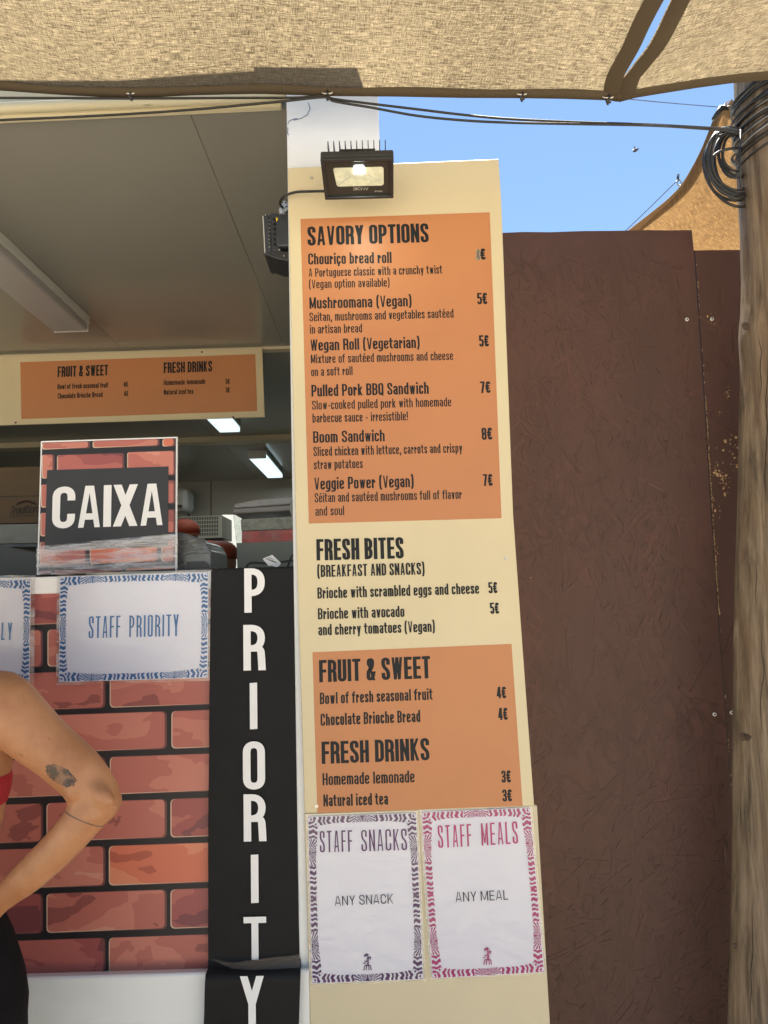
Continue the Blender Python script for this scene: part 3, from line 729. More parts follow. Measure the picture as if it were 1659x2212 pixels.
def logo(px, py, s, Y, mat, parent):
    """small line emblem: a footed pole with streaming tops"""
    st = [[(.5, 1), (.5, .28)], [(.5, 1), (.28, .97), (.12, .88)], [(.5, .93), (.3, .88), (.15, .8)], [(.5, .9), (.62, .96), (.72, .92)], [(.66, .8), (.66, .28)], [(.66, .8), (.85, .82), (.98, .75)], [(.66, .74), (.84, .72), (.92, .64)],
          [(.0, .42), (.22, .42), (.22, .55), (.5, .55)], [(.22, .28), (.9, .28)], [(.22, .28), (.12, .16), (.12, .02), (.0, .02)], [(.44, .28), (.38, .12), (.38, .0)], [(.66, .28), (.72, .12), (.72, .0)], [(.9, .28), (.95, .14), (.95, .02), (1.05, .02)]]
    mb = MB()
    for pl in st: mb.tube([at(px + a * s * .5, py - b * s, Y) for a, b in pl], .00075, 4)
    mb.build('emblem', mat, parent)
logo(784.5, 2095.6, 35, YN - .0016, M['purple'], ps); logo(1044, 2083.5, 36, YN - .0026, M['magenta'], pm)

# ------------------------------------------------------------------ strip menu hanging inside
YF = Yh - .035
fb = thing('strip_menu_board', at(300, 919, YF), 'small wide cream and orange menu strip headed FRUIT & SWEET under the hatch ceiling', 'menu board')
pxprism('board', [(-200, 776.5), (566, 751.4), (571.5, 900.6), (-200, 925)], YF, .008, M['cream'], fb)
mesh('orange_panel', [at(*p, YF - .0006) for p in ((43.8, 782.3), (551.6, 765), (555.5, 888), (46, 905.3))], [(0, 3, 2, 1)], M['orange'], fb)
YS = YF - .0015
for t_, a, b, c in (('FRUIT & SWEET', (124.2, 814.7), (233.2, 810.8), 23), ('FRESH DRINKS', (353.5, 806), (458.2, 802.4), 23)):
    text('heading', t_, a, b, c, YS, M['ink'], fb, t=.145, rad=.17, th=.14, gap=.055, space=.42)
for t_, a, b, c in (('Bowl of fresh seasonal fruit', (124.2, 840.9), (234, 837), 11.5), ('Chocolate Brioche Bread', (124.6, 861.2), (221.5, 857.7), 11.5), ('Homemade lemonade', (353.5, 832.2), (443.8, 829.2), 11.5), ('Natural iced tea', (353.9, 852.9), (417.6, 850.6), 11.5),
                    ('4€', (267, 836), (276.6, 835.8), 11.5), ('4€', (267.5, 856), (277, 855.7), 11.5), ('3€', (487, 829.8), (496, 829.5), 11.5), ('3€', (487.4, 848.2), (496.4, 847.9), 11.5)):
    text('menu_line', t_, a, b, c, YS, M['ink'], fb, t=.13, rad=.16, th=.12, gap=.07, space=.42)
for x, y in ((436, 760.5), (504, 901), (34, 913)): screw(x, y, YF, .004, fb, M['seam'])

# ------------------------------------------------------------------ ceiling lamps
def diffuser(name, es, col):
    m, t, b = newmat(name); co = objco(t)
    wv = t.nodes.new('ShaderNodeTexWave'); wv.inputs['Scale'].default_value = 90; wv.bands_direction = 'Y'; t.links.new(co, wv.inputs[0])
    b.inputs['Base Color'].default_value = (.42, .41, .40, 1); b.inputs['Roughness'].default_value = .22
    b.inputs['Emission Color'].default_value = (*col, 1); b.inputs['Emission Strength'].default_value = es
    bump(t, b, wv.outputs[1], .5, .001); return m
M['diff_off'] = diffuser('prismatic_diffuser_unlit', 0, (1, 1, 1))
M['diff_on'] = diffuser('prismatic_diffuser_lit', .42, (.72, .93, 1))
def lamp(x0, x1, y0, y1, zb, label, lit):
    L_ = thing('ceiling_lamp', ((x0 + x1) / 2, (y0 + y1) / 2, zb), label, 'ceiling lamp', 'tube lamps on the stall ceiling')
    o = MB().box((x0 - .004, y0, zb + .03), (x1 + .004, y1, zc - .001)).build('housing', M['whiteplastic'], L_); bevel(o, .002)
    o = MB().box((x0, y0 + .006, zb), (x1, y1 - .006, zb + .03)).build('diffuser', M['diff_on' if lit else 'diff_off'], L_); bevel(o, .008, 3)
    for yy in (y0, y1 - .006): MB().box((x0, yy, zb), (x1, yy + .006, zb + .03)).build('end_cap', M['whiteplastic'], L_)
    if lit:
        ld = bpy.data.lights.new('lamp_light', 'AREA'); ld.shape = 'RECTANGLE'; ld.size = (x1 - x0); ld.size_y = (y1 - y0) * .95; ld.energy = 1.3; ld.color = (.85, .97, 1)
        lo = bpy.data.objects.new('lamp_light', ld); COL.objects.link(lo); lo.parent = L_; lo.location = (0, 0, -.004)
    return L_
zl = zc - .062
a, b = atz(119, 720, zl), atz(191, 717, zl)
lamp(a.x, b.x, b.y - 1.15, b.y, zl, 'unlit tube lamp with ribbed diffuser under the open hatch', False)
a, b = atz(474, 934.5, zl), atz(519, 933.6, zl)
lamp(a.x, b.x, b.y - 1.0, b.y, zl, 'lit tube lamp half hidden by the strip menu board', True)
a, b, c = atz(537, 991, zl), atz(575, 990, zl), atz(581, 1033, zl)
lamp(a.x, b.x, a.y, c.y, zl, 'lit tube lamp farthest back on the stall ceiling', True)

# ------------------------------------------------------------------ CAIXA sign
YC = 1.50
cx = thing('cashier_sign', at(230, 1235, YC), 'square sign reading CAIXA with printed bricks, standing on the counter', 'sign')
o = pxprism('sign_board', [(88.4, 953), (382.8, 943.5), (381, 1231.8), (80, 1241.6)], YC, .006, M['whiteprint'], cx)
mesh('print_ground', [at(x, y, YC - .0005) for x, y in ((91.2, 956), (380, 946.5), (378.5, 1232.5), (82.8, 1239))], [(0, 3, 2, 1)], M['mortar'], cx)
c6 = lambda x, y: (x * .24415, 918.1 + y * .24415)
yf = lambda x, y: c6(x, y - (x - 900) * .032)
sb = [(372, 797, 140, 203), (820, 1413, 137, 203), (1437, 1553, 137, 210), (370, 483, 244, 460), (505, 1100, 252, 466), (1125, 1553, 246, 466), (362, 700, 508, 716), (1100, 1553, 508, 716),
      (357, 700, 758, 970), (1100, 1553, 766, 974), (350, 768, 1016, 1228), (795, 1402, 1092 - 76, 1228), (1428, 1550, 1016, 1228), (345, 460, 1272, 1306), (484, 1085, 1272, 1306), (1110, 1550, 1272, 1298)]
for x0, x1, t_, b_ in sb: printed_brick([yf(x0, t_), yf(x1, t_), yf(x1, b_), yf(x0, b_)], YC - .0006, cx, rad=.006)
mesh('black_field', [at(x, y, YC - .0018) for x, y in ((101.6, 1015.5), (364.3, 1007.5), (363.3, 1181), (96.4, 1188))], [(0, 3, 2, 1)], simple('dark_grey_field', (.026, .026, .029), .45, var=.1), cx)
text('lettering', 'CAIXA', (111.8, 1142), (353.5, 1134), 90, YC - .0026, M['whiteprint'], cx, t=.185, th=.15, rad=.2, gap=.05)
# stretch film round the sign and the wrapped till beside it
sf = thing('stretch_film_wrap', at(230, 1235, YC - .01), 'clear stretch film wound across the foot of the cashier sign', 'plastic film')
def film_sheet(q, Y, name, nu=40, nv=14, amp=.0025):
    V = []
    for i in range(nv + 1):
        for j in range(nu + 1):
            u, v = j / nu, i / nv
            tp = (q[0][0] * (1 - u) + q[1][0] * u, q[0][1] * (1 - u) + q[1][1] * u); bt = (q[3][0] * (1 - u) + q[2][0] * u, q[3][1] * (1 - u) + q[2][1] * u)
            V.append(at(tp[0] * (1 - v) + bt[0] * v, tp[1] * (1 - v) + bt[1] * v, Y) + Vector((0, -abs(noise.noise(Vector((u * 3, v * 18, 1)))) * amp * 2, 0)))
    return mesh(name, V, [(i * (nu + 1) + j, (i + 1) * (nu + 1) + j, (i + 1) * (nu + 1) + j + 1, i * (nu + 1) + j + 1) for i in range(nv) for j in range(nu)], M['film'], sf, True)
film_sheet([(80, 1180), (384, 1152), (384, 1228), (78, 1240)], YC - .006, 'film_layer')
film_sheet([(80, 1184), (384, 1154), (384, 1176), (80, 1196)], YC - .009, 'film_layer')
film_sheet([(80, 1224), (384, 1212), (384, 1226), (80, 1238)], YC - .0085, 'film_layer')
till = thing('wrapped_till', at(420, 1230, YC + .1), 'dark till machine bundled in grey stretch film beside the cashier sign', 'cash register')
pts = [(380, 1152), (388, 1148), (400, 1152), (430, 1164), (446, 1172), (455, 1190), (457, 1227), (380, 1232)]
M['wrapgrey'] = simple('grey_bundled_film', (.10, .10, .105), .25, var=.5, vscale=25, bmp=.9, bscale=60, coat=.8)
o = MB().prism([at(x, y, YC + .03) for x, y in pts], (0, .16, .0)).build('body', M['wrapgrey'], till); bevel(o, .008, 3)
for k in range(26):
    y0 = random.uniform(1160, 1222); x0 = random.uniform(385, 425); ln = random.uniform(15, 40)
    MB().tube([at(x0, y0, YC + .027), at(x0 + ln * .5, y0 + random.uniform(-6, 2), YC + .026), at(min(x0 + ln, 453), y0 + random.uniform(-4, 10), YC + .027)], .0005, 4).build('film_crease', M['steel'], till)
mesh('screen_edge', [at(x, y, YC + .024) for x, y in ((405, 1214), (440, 1212), (456, 1226), (398, 1229))], [(0, 3, 2, 1)], M['blackplastic'], till)

# ------------------------------------------------------------------ things on and behind the counter
def bx(x0, y0, x1, y1, Y, d):
    a, b = at(x0, y1, Y), at(x1, y0, Y)
    return (a.x, Y, a.z), (b.x, Y + d, b.z)
# juice dispenser
ds = thing('juice_dispenser', at(575, 1228, 1.75), 'clear plastic tank of red juice with a grey lid, on the counter', 'drink dispenser')
def clearp():
    m, t, b = newmat('scratched_clear_plastic'); out = t.nodes['Material Output']; co = objco(t)
    tr = t.nodes.new('ShaderNodeBsdfTransparent'); tr.inputs[0].default_value = (.9, .92, .9, 1)
    b.inputs['Base Color'].default_value = (.55, .56, .54, 1); b.inputs['Roughness'].default_value = .12
    n = tex_noise(t, co, 50, 6, .7)
    k = ramp(t, n, [(.48, (.08, .08, .08)), (.70, (.35, .35, .35))])
    mx = t.nodes.new('ShaderNodeMixShader'); t.links.new(k, mx.inputs[0]); t.links.new(tr.outputs[0], mx.inputs[1]); t.links.new(b.outputs[0], mx.inputs[2])
    t.links.new(mx.outputs[0], out.inputs[0]); return m
M['clear'] = clearp()
YD = 1.75
M['dispgrey'] = simple('grey_green_plastic', (.17, .18, .15), .4, var=.12, vscale=12)
M['juice'] = simple('red_juice', (.62, .04, .025), .15, var=.35, vscale=30, emit=(.5, .04, .02), es=.0)
def taper(name, q, Y, d, mat, parent, dy=0): return MB().prism([at(x, y, Y) for x, y in q], (0, d, 0)).build(name, mat, parent)
bevel(taper('lid', [(505, 1092), (508, 1088), (560, 1078), (700, 1068), (700, 1084), (505, 1098)], YD - .01, .26, simple('smoky_lid', (.30, .29, .28), .25, var=.15, vscale=20), ds), .004)
bevel(taper('rim', [(501, 1099), (700, 1085), (700, 1099), (501, 1110)], YD - .014, .27, simple('rim_grey', (.22, .21, .21), .3, var=.05), ds), .004)
taper('tank', [(503, 1110), (700, 1099), (700, 1232), (512, 1226), (510, 1172)], YD, .25, M['clear'], ds)
taper('juice', [(522, 1148), (700, 1141), (700, 1171), (523, 1175)], YD + .01, .2, M['juice'], ds)
taper('frosted_band', [(520, 1122), (700, 1112), (700, 1139), (521, 1146)], YD + .012, .2, simple('foam_streaks', (.34, .33, .27), .4, var=.5, vscale=60), ds)
taper('base', [(511, 1173), (700, 1167), (700, 1240), (513, 1236)], YD - .004, .26, M['dispgrey'], ds)
# cable beside the board and cables on the counter
def cable(name, pts, Y, r, mat, label, n=8, cat='cable', group=None):
    P3 = [at(p[0], p[1], p[2] if len(p) > 2 else Y) for p in pts]
    o = MB().tube(smooth_path(P3, 6), r, n).build(name, mat, smooth=True); tag(o, label, cat, group); return o
cable('grey_hose', [(652, 1070), (636, 1078), (629, 1092), (631, 1108), (640, 1122), (655, 1130)], 1.6, .004, M['greycable'], 'grey cable loop bulging out beside the menu board', cat='cable')
cable('counter_cable', [(532, 1226), (537, 1218), (550, 1215), (580, 1217), (610, 1214), (632, 1211), (645, 1218)], 1.5, .0022, M['rubber'], 'thin black cable arching along the counter top')
cable('hanging_cable', [(650, 1185), (640, 1192), (630, 1203), (622, 1222), (616, 1228)], 1.5, .0022, M['rubber'], 'black cable running down to the counter beside the white tag')
tg = thing('cable_tag', at(592, 1226, 1.47), 'small white product tag lying on the cables at the counter edge', 'tag')
qt = [(567, 1207), (588, 1198.5), (607, 1216), (604, 1221), (598, 1226), (588, 1222), (580, 1222)]
mesh('card', [at(x, y, 1.47) for x, y in qt], [tuple(range(len(qt)))[::-1]], M['whiteprint'], tg)
for k in range(5):
    MB().tube([at(573 + k * 3.2, 1207 + k * 1.0 + 1, 1.4695), at(586 + k * 3.2, 1201.5 + k * 3.2 + 1.5, 1.4695)], .0004, 4).build('print_row', M['ink'], tg)
# grille of a fridge unit, white heater on the rear wall
gy = 4.7
fr_ = thing('fridge_unit', at(430, 1160, gy), 'beige cooling unit with slotted grille behind the counter', 'appliance')
A, B = bx(384, 1113, 480, 1165, gy, .3)
bevel(MB().box(A, B).build('casing', simple('warm_grey_casing', (.50, .46, .38), .35, var=.05), fr_), .004)
slot = None
for r_ in range(5):
    for k in range(24):
        a_, b_ = bx(386 + k * 3.6, 1118 + r_ * 8.6 - k * .1, 386 + k * 3.6 + 1.9, 1124.5 + r_ * 8.6 - k * .1, gy - .0025, .002)
        if slot is None: o = slot = MB().box(a_, b_).build('grille_slot', M['seam'], fr_); s0 = Vector(a_)
        else:
            o = slot.copy(); COL.objects.link(o); o.parent = fr_; o.location = slot.location + (Vector(a_) - s0)
A, B = bx(384, 1166, 482, 1176, gy - .02, .3)
MB().box(A, B).build('control_strip', M['blackplastic'], fr_)
A, B = bx(449, 1168, 459, 1172, gy - .022, .002)
MB().box(A, B).build('red_display', simple('red_led', (.2, .01, .01), .4, var=0, emit=(1, .05, .02), es=.25), fr_)
A, B = bx(384, 1177, 484, 1240, gy, .3)
MB().box(A, B).build('cabinet', M['panel2'], fr_)
ht = thing('wall_heater', at(390, 1105, 5.9), 'rounded white water heater on the rear wall beside the cashier sign', 'heater')
A, B = bx(360, 1052, 404, 1104, 5.9, .25)
bevel(MB().box(A, B).build('shell', M['whiteplastic'], ht), .05, 5)
A, B = bx(383, 1090, 392, 1097, 5.88, .02); MB().box(A, B).build('display', M['blackplastic'], ht)
MB().tube([at(404, 1101, 6.1), at(408, 1106, 6.1), at(407, 1118, 6.1)], .008, 6).build('power_cord', M['rubber'], ht)
# doorway at the back of the stall: glowing panel stands in for daylight
dw = thing('back_doorway', at(495, 1230, 5.4), 'white glowing panel standing for daylight in the doorway between the grille and the juice tank', 'door')
dq = [(482, 1108), (498, 1114), (508, 1140), (512, 1226), (486, 1226), (484, 1170)]
M['door_glow'] = simple('daylight_glow', (.8, .8, .74), .8, var=.03, emit=(1, .98, .86), es=.25)
MB().prism([at(x, y, 5.4) for x, y in ((480, 1112), (520, 1112), (520, 1235), (484, 1235))], (0, .04, 0)).build('daylight_panel', M['door_glow'], dw)
# left: cartons, steel shelf, black crate
YI = 2.6
ct = thing('cardboard_carton', at(45, 1133, YI), 'brown carton printed Traditional on the steel shelf behind the cashier sign', 'carton')
pxprism('box_body', [(-120, 1012), (96, 1008), (96, 1129), (-120, 1133)], YI, .35, M['carton'], ct)
pxprism('flap_tape', [(-120, 1074), (96, 1070), (96, 1071.5), (-120, 1075.5)], YI - .002, .0015, M['seam'], ct)
text('lettering', 'Traditional', (19, 1111), (90, 1107), 17, YI - .003, M['ink'], ct, t=.09, rad=.2, slant=.35, gap=.08)
text('lettering', 'PADARIA / PASTELARIA', (21, 1118), (88, 1115), 4, YI - .003, M['ink'], ct, t=.12)
mb = MB()
for k in range(10):
    x = 36 + k * 4.4; y = 1089 - 6 * math.sin(k / 9 * math.pi)
    for sgn in (-1, 1): mb.tube([at(x, y, YI - .003), at(x + 3.4, y + sgn * 3, YI - .003)], [.0016, .0006], 4)
mb.build('wheat_print', M['ink'], ct)
sh = thing('steel_shelf', at(40, 1178, YI), 'stainless steel shelf inside the stall under the brown carton', 'shelf')
pxprism('shelf_front', [(-160, 1136), (110, 1131), (110, 1172), (-160, 1177)], YI - .04, .4, simple('dull_shelf_steel', (.16, .155, .14), .4, .3, var=.2, vscale=9), sh)
pxprism('shelf_lip', [(-160, 1178), (110, 1173), (110, 1180), (-160, 1185)], YI - .03, .02, M['greymetal'], sh)
bc = thing('black_crate', at(30, 1245, 1.9), 'black lidded box on the counter at the far left edge', 'box')
pxprism('crate_body', [(-120, 1176), (20, 1182), (84, 1196), (84, 1246), (-120, 1250)], 1.9, .3, M['blackplastic'], bc)
op = thing('orange_ladle', at(86, 1128, 2.4), 'small orange rounded utensil tip peeking out left of the cashier sign', 'utensil')
MB().tube([at(82, 1135, 2.4), at(86, 1135, 2.4), at(92, 1136, 2.4), at(110, 1137, 2.4)], [.003, .007, .010, .010], 8).build('scoop', M['orangecloth'], op, True)

# ------------------------------------------------------------------ floodlights
def floodlight():
    fl = thing('floodlight', at(775, 430, 1.38), 'lit black 30W floodlight above the SAVORY OPTIONS heading', 'floodlight', 'floodlights on the menu post')
    TL, TR, BR, BL = at(690.4, 341, 1.235), at(851.5, 336.8, 1.235), at(848.8, 423.8, 1.335), at(703.6, 427.3, 1.335)
    # make a true rectangle from these corners
    c = (TL + TR + BR + BL) / 4; ux = ((TR - TL) + (BR - BL)).normalized(); uy = ((TL - BL) + (TR - BR)).normalized(); uy = (uy - ux * uy.dot(ux)).normalized()
    nz = ux.cross(uy)                                         # outward normal (towards viewer, down)
    if nz.y > 0: nz = -nz
    w_, h_ = ((TR - TL).length + (BR - BL).length) / 4, ((TL - BL).length + (TR - BR).length) / 4
    q = lambda a, b, d: c + ux * (a * w_) + uy * (b * h_) + nz * d
    def slab(x0, x1, y0, y1, d0, d1): return MB().prism([q(x0, y0, d1), q(x1, y0, d1), q(x1, y1, d1), q(x0, y1, d1)], nz * (d0 - d1))
    bevel(slab(-1, 1, -1, 1, -.016, -.001).build('housing', M['blackplastic'], fl), .003)
    # raised frame
    for x0, x1, y0, y1 in ((-1, 1, .88, 1), (-1, 1, -1, -.88), (-1, -.9, -.879, .879), (.9, 1, -.879, .879)):
        bevel(slab(x0, x1, y0, y1, -.0008, .006).build('frame_bar', M['blackplastic'], fl), .0015)
    slab(-.899, .899, -.879, .879, -.0008, .0015).build('glass_pane', M['bezel'], fl)
    win = [q(-.68, .55, .0022), q(.72, .55, .0022), q(.72, -.38, .0022), q(-.62, -.38, .0022)]
    flat('reflector', rrect(win[::-1], .006), M['reflector'], fl)
    chip = [q(-.10, .62, .0032), q(.18, .62, .0032), q(.18, .24, .0032), q(-.10, .24, .0032)]
    flat('led_chip', rrect(chip[::-1], .003), M['led'], fl)
    mb = MB()
    for a, b, cc, dd in ((.3, .2, .62, -.2), (-.2, .15, -.5, -.2)): mb.tube([q(a, b, .003), q(cc, dd, .003)], .0008, 4)
    mb.build('reflector_ridge', M['letterdim'], fl)
    for k in range(11):
        a = -.8 + k * .157
        mb = MB().prism([q(a, 1.0, -.018), q(a, 1.10, -.020), q(a, 1.10, -.034), q(a, .0, -.05), q(a, -.6, -.03), q(a, -.6, -.017)], ux * .0016); mb.build('cooling_fin', M['greymetal'], fl)
    slab(-.5, .5, -.5, .5, -.045, -.017).build('driver_box', M['blackplastic'], fl)
    for sx_ in (-1, 1):
        p = q(sx_ * .8, .1, -.02); e = Vector((p.x, YB - .001, p.z + .01))
        MB().tube([p, p + Vector((0, .02, .0)), e], .004, 6).build('bracket_arm', M['greymetal'], fl)
    for txt, a, b, wd, cap in (('30W', -.16, -.58, .44, .13), ('IP66', .46, -.70, .22, .07)):
        mb = MB(); o0 = q(a, b, .0025)
        for k, (vs, fs) in enumerate(text2d(txt, wd * w_, cap * h_ , .16)):
            mb.add([o0 + ux * v.x + uy * v.y + nz * .00005 * k for v in vs], fs)
        mb.build('lettering', M['letterdim'], fl)
    # the lamp's own light
    ld = bpy.data.lights.new('floodlight_beam', 'AREA'); ld.shape = 'RECTANGLE'; ld.size = .03; ld.size_y = .02; ld.energy = .06; ld.color = (.93, 1, .80); ld.spread = R(175)
    lo = bpy.data.objects.new('floodlight_beam', ld); COL.objects.link(lo); lo.parent = fl
    lo.location = q(.04, .42, .009) - fl.location; lo.rotation_euler = (nz + Vector((0, .30, -.35))).to_track_quat('-Z', 'Y').to_euler()
    return fl
M['bezel'] = simple('dark_glass_bezel', (.03, .034, .032), .22, var=0)
M['reflector'] = simple('reflector_foil', (.50, .50, .34), .3, .2, var=.3, vscale=60, emit=(.9, .95, .68), es=.10)
M['led'] = simple('led_chip', (1, 1, 1), .4, var=0, emit=(.88, 1, .96), es=14)
floodlight()
def rear_flood():
    fl = thing('floodlight', at(600, 560, 1.47), 'dark floodlight seen from behind at the left edge of the menu board', 'floodlight', 'floodlights on the menu post')
    c = lambda x, y: (540.0 + .2279 * x, 270 + .2279 * y)
    Yf = 1.46
    def pr(name, pts, Y, d, mat): o = MB().prism([at(*c(x, y), Y) for x, y in pts], (.0, d, 0)).build(name, mat, fl); return o
    bevel(pr('front_frame', [(113, 850), (140, 838), (175, 850), (205, 1225), (160, 1240), (130, 1222)], Yf, .09, M['greymetal']), .002)
    bevel(pr('heat_sink', [(176, 852), (205, 835), (260, 835), (280, 850), (300, 1200), (205, 1190), (196, 1180)], Yf + .004, .08, M['greymetal']), .002)
    bevel(pr('driver_box', [(245, 850), (290, 838), (400, 845), (400, 1150), (262, 1150), (244, 1100)], Yf - .012, .07, M['greymetal']), .004)
    bevel(pr('lower_frame', [(135, 1222), (210, 1185), (400, 1200), (400, 1295), (260, 1270)], Yf - .004, .085, M['blackplastic']), .002)
    for k in range(8): pr('cooling_fin', [(176, 900 + k * 36), (190, 898 + k * 36), (191, 904 + k * 36), (177, 906 + k * 36)], Yf - .002, .01, M['steel'])
    for k in range(6): pr('cooling_fin', [(222, 883 + k * 47), (240, 880 + k * 47), (240, 884 + k * 47), (222, 887 + k * 47)], Yf - .004, .01, M['blackplastic'])
    pr('warning_sticker', [(245, 875), (268, 884), (250, 918)], Yf - .0135, .001, M['amber'])
    pr('rating_label', [(118, 860), (128, 862), (146, 1212), (136, 1208)], Yf - .0015, .001, M['letterdim'])
    for x, y in ((147, 855), (278, 1184), (322, 1242)):
        screw(*c(x, y), Yf - .006, .0016, fl)
rear_flood()
cable('floodlight_cable', [(704, 413, 1.33), (670, 413.5, 1.375), (640, 415, 1.385), (618, 422, 1.39), (606, 434, 1.41), (607, 444, 1.43), (614, 452, 1.45), (622, 460, 1.45)], 1.39, .0028, M['rubber'], 'short black cable looping from the lit floodlight round the board edge', cat='cable')
rag = thing('plastic_bag_wrap', at(612, 465, 1.44), 'crumpled blue and white plastic tied round the cable joint', 'plastic wrap')
def rag_mesh():
    bm = bmesh.new(); bmesh.ops.create_icosphere(bm, subdivisions=4, radius=1)
    c = at(613, 450, 1.45)
    vs = []; 
    for v in bm.verts:
        n_ = noise.noise(v.co * 2.5) * .5 + noise.noise(v.co * 6) * .3
        q = Vector((v.co.x * .008, v.co.y * .008, v.co.z * .013)) * (1 + n_); q.x += v.co.z * .004; vs.append(c + q)
    fs = [tuple(v.index for v in f.verts) for f in bm.faces]; bm.free()
    m, t, b = newmat('blue_white_plastic'); n = tex_noise(t, objco(t), 140, 2)
    t.links.new(ramp(t, n, [(0, (.35, .42, .5)), (.48, (.5, .52, .55)), (.56, (.08, .16, .38))], 'CONSTANT'), b.inputs['Base Color']); b.inputs['Roughness'].default_value = .25
    mesh('crumpled_plastic', vs, fs, m, rag)
rag_mesh()

# ------------------------------------------------------------------ brown strand board fence
random.seed(11)
YO1 = 1.62
f1 = thing('fence_panel', at(1300, 2300, YO1), 'large brown painted strand board panel right of the menu board', 'fence panel', 'brown strand board panels')
seam = [(1495.5, 497), (1500, 541), (1520, 835), (1543, 1215), (1566, 1530), (1590, 1896), (1609, 2212), (1640, 2700)]
topL = [(1060, 503.5), (1085, 503), (1130, 501), (1190, 501.5), (1260, 499), (1330, 498.5), (1400, 497), (1440, 497.6)]
sm = [(x - 1.2, y) for x, y in seam]
MB().prism([at(x, y, YO1) for x, y in topL + sm + [(1060, 2750)]], (0, .018, 0)).build('board_sheet', M['osb'], f1)
f2 = thing('fence_panel', at(1600, 2300, YO1), 'narrow brown panel with flaking paint between the big panel and the wooden post', 'fence panel', 'brown strand board panels')
sr = [(x + 1.2, y) for x, y in seam[1:]]
MB().prism([at(x, y, YO1 + .004) for x, y in [(1499, 541), (1540, 540.3), (1608, 540), (1900, 536), (1900, 2750)] + sr[::-1]], (0, .018, 0)).build('board_sheet', M['osb'], f2)
def seamx_at(y):
    for (x0, y0), (x1, y1) in zip(seam, seam[1:]):
        if y0 <= y <= y1: return x0 + (x1 - x0) * (y - y0) / (y1 - y0)
    return seam[-1][0]
def strands(parent, Y, N, inside, mat, L0, L1, W0_, W1_, th, lift):
    mb = MB()
    for k in range(N):
        px, py = random.uniform(1080, 1660), random.uniform(505, 2215)
        dens = .35 + .9 * (noise.noise(Vector((px * .006, py * .004, 3))) + .4)
        if random.random() > dens or not inside(px, py): continue
        c = at(px, py, Y); a = random.gauss(math.pi / 2, .75); L = random.uniform(L0, L1) / 2; w_ = random.uniform(W0_, W1_) / 2
        u = Vector((math.cos(a), 0, math.sin(a))); v = Vector((-u.z, 0, u.x))
        tp = random.uniform(.2, 1); sk = random.uniform(-.2, .2) * L
        t1 = random.uniform(.1, 1) * th; t2 = random.uniform(.1, 1) * th
        q = [c - u * L - v * w_ * tp, c + u * (L + sk) - v * w_, c + u * (L - sk) + v * w_ * tp, c - u * L + v * w_]
        b = [p + Vector((0, .0006, 0)) for p in q]
        f = [q[0] + Vector((0, -t1 - lift, 0)), q[1] + Vector((0, -t1 - lift, 0)), q[2] + Vector((0, -t2 - lift, 0)), q[3] + Vector((0, -t2 - lift, 0))]
        mb.add(b + f, [(4, 5, 6, 7), (0, 1, 5, 4), (1, 2, 6, 5), (2, 3, 7, 6), (3, 0, 4, 7)])
    return mb.build('wood_strands' if th > .0001 else 'strand_gaps', mat, parent)
ins1 = lambda x, y: x < seamx_at(y) - 14 and x > 1085 and y > 560
ins2 = lambda x, y: seamx_at(y) + 10 < x < 1640 and y > 610
for pr_, Y_, fn, N in ((f1, YO1, ins1, 2400), (f2, YO1 + .004, ins2, 500)):
    o = strands(pr_, Y_, N, fn, M['osb'], .02, .11, .003, .014, .0010, .0); o['kind'] = 'stuff'
    o = strands(pr_, Y_ - .00105, int(N * .6), fn, M['gap'], .005, .024, .0003, .0009, .00005, .0); o['kind'] = 'stuff'
def chips(parent, Y, spots, name='bare_patch'):
    mb = MB()
    for px, py, r, n_ in spots:
        for k in range(n_):
            x, y = random.gauss(px, r * .55), random.gauss(py, r * 1.1); s = random.uniform(.4, 1.0) * (2.6 if random.random() < .15 and parent is f2 else 1) * (.0017 if parent is f2 else .0009)
            if parent is f2 and x < seamx_at(y) + 3: continue
            c = at(x, y, Y); m_ = 7; pts = []
            for j in range(m_):
                a = j / m_ * 6.283; rr = s * random.uniform(.4, 1.2); pts.append(c + Vector((rr * math.cos(a), -.0014, rr * 1.4 * math.sin(a))))
            mb.add(pts, [tuple(range(m_))])
    o = mb.build(name, M['barewood'], parent); o['kind'] = 'stuff'
chips(f2, YO1 + .004, [(1570, 852, 6, 8), (1600, 855, 5, 6), (1556, 892, 4, 4), (1590, 970, 14, 14), (1550, 1022, 12, 26), (1598, 1000, 9, 46), (1565, 1045, 10, 22), (1548, 1100, 12, 10), (1545, 1190, 8, 10), (1536, 690, 6, 5), (1575, 960, 20, 14)])
chips(f1, YO1, [(1190, 1060, 22, 5), (1200, 1150, 24, 6), (1320, 1195, 60, 3), (1240, 1350, 30, 3), (1150, 1240, 26, 3), (1250, 1900, 80, 3)])
# raw chipped edge along the seam
mb = MB()
for k in range(330):
    y = random.uniform(860, 1330) if random.random() < .8 else random.uniform(560, 1700)
    x = seamx_at(y) + 1.4 + abs(random.gauss(0, .9)); s = random.uniform(.0005, .0016)
    c = at(x, y, YO1 + .004); pts = [c + Vector((s * random.uniform(.4, 1.1) * math.cos(a), -.0015, 2.2 * s * random.uniform(.4, 1.2) * math.sin(a))) for a in (0, 1.1, 2.2, 3.3, 4.4, 5.4)]
    mb.add(pts, [tuple(range(6))])
o = mb.build('raw_edge', M['barewood'], f2); o['kind'] = 'stuff'
def washer(px, py, Y, parent):
    c = at(px, py, Y); mb = MB().tube([c, c + Vector((0, -.0018, 0))], .0042, 14); mb.build('washer', M['washer'], parent)
    MB().tube([c + Vector((0, -.0018, 0)), c + Vector((0, -.004, 0))], .0018, 8).build('screw_head', M['seam'], parent)
M['washer'] = simple('white_washer', (.75, .74, .7), .4, var=.05)
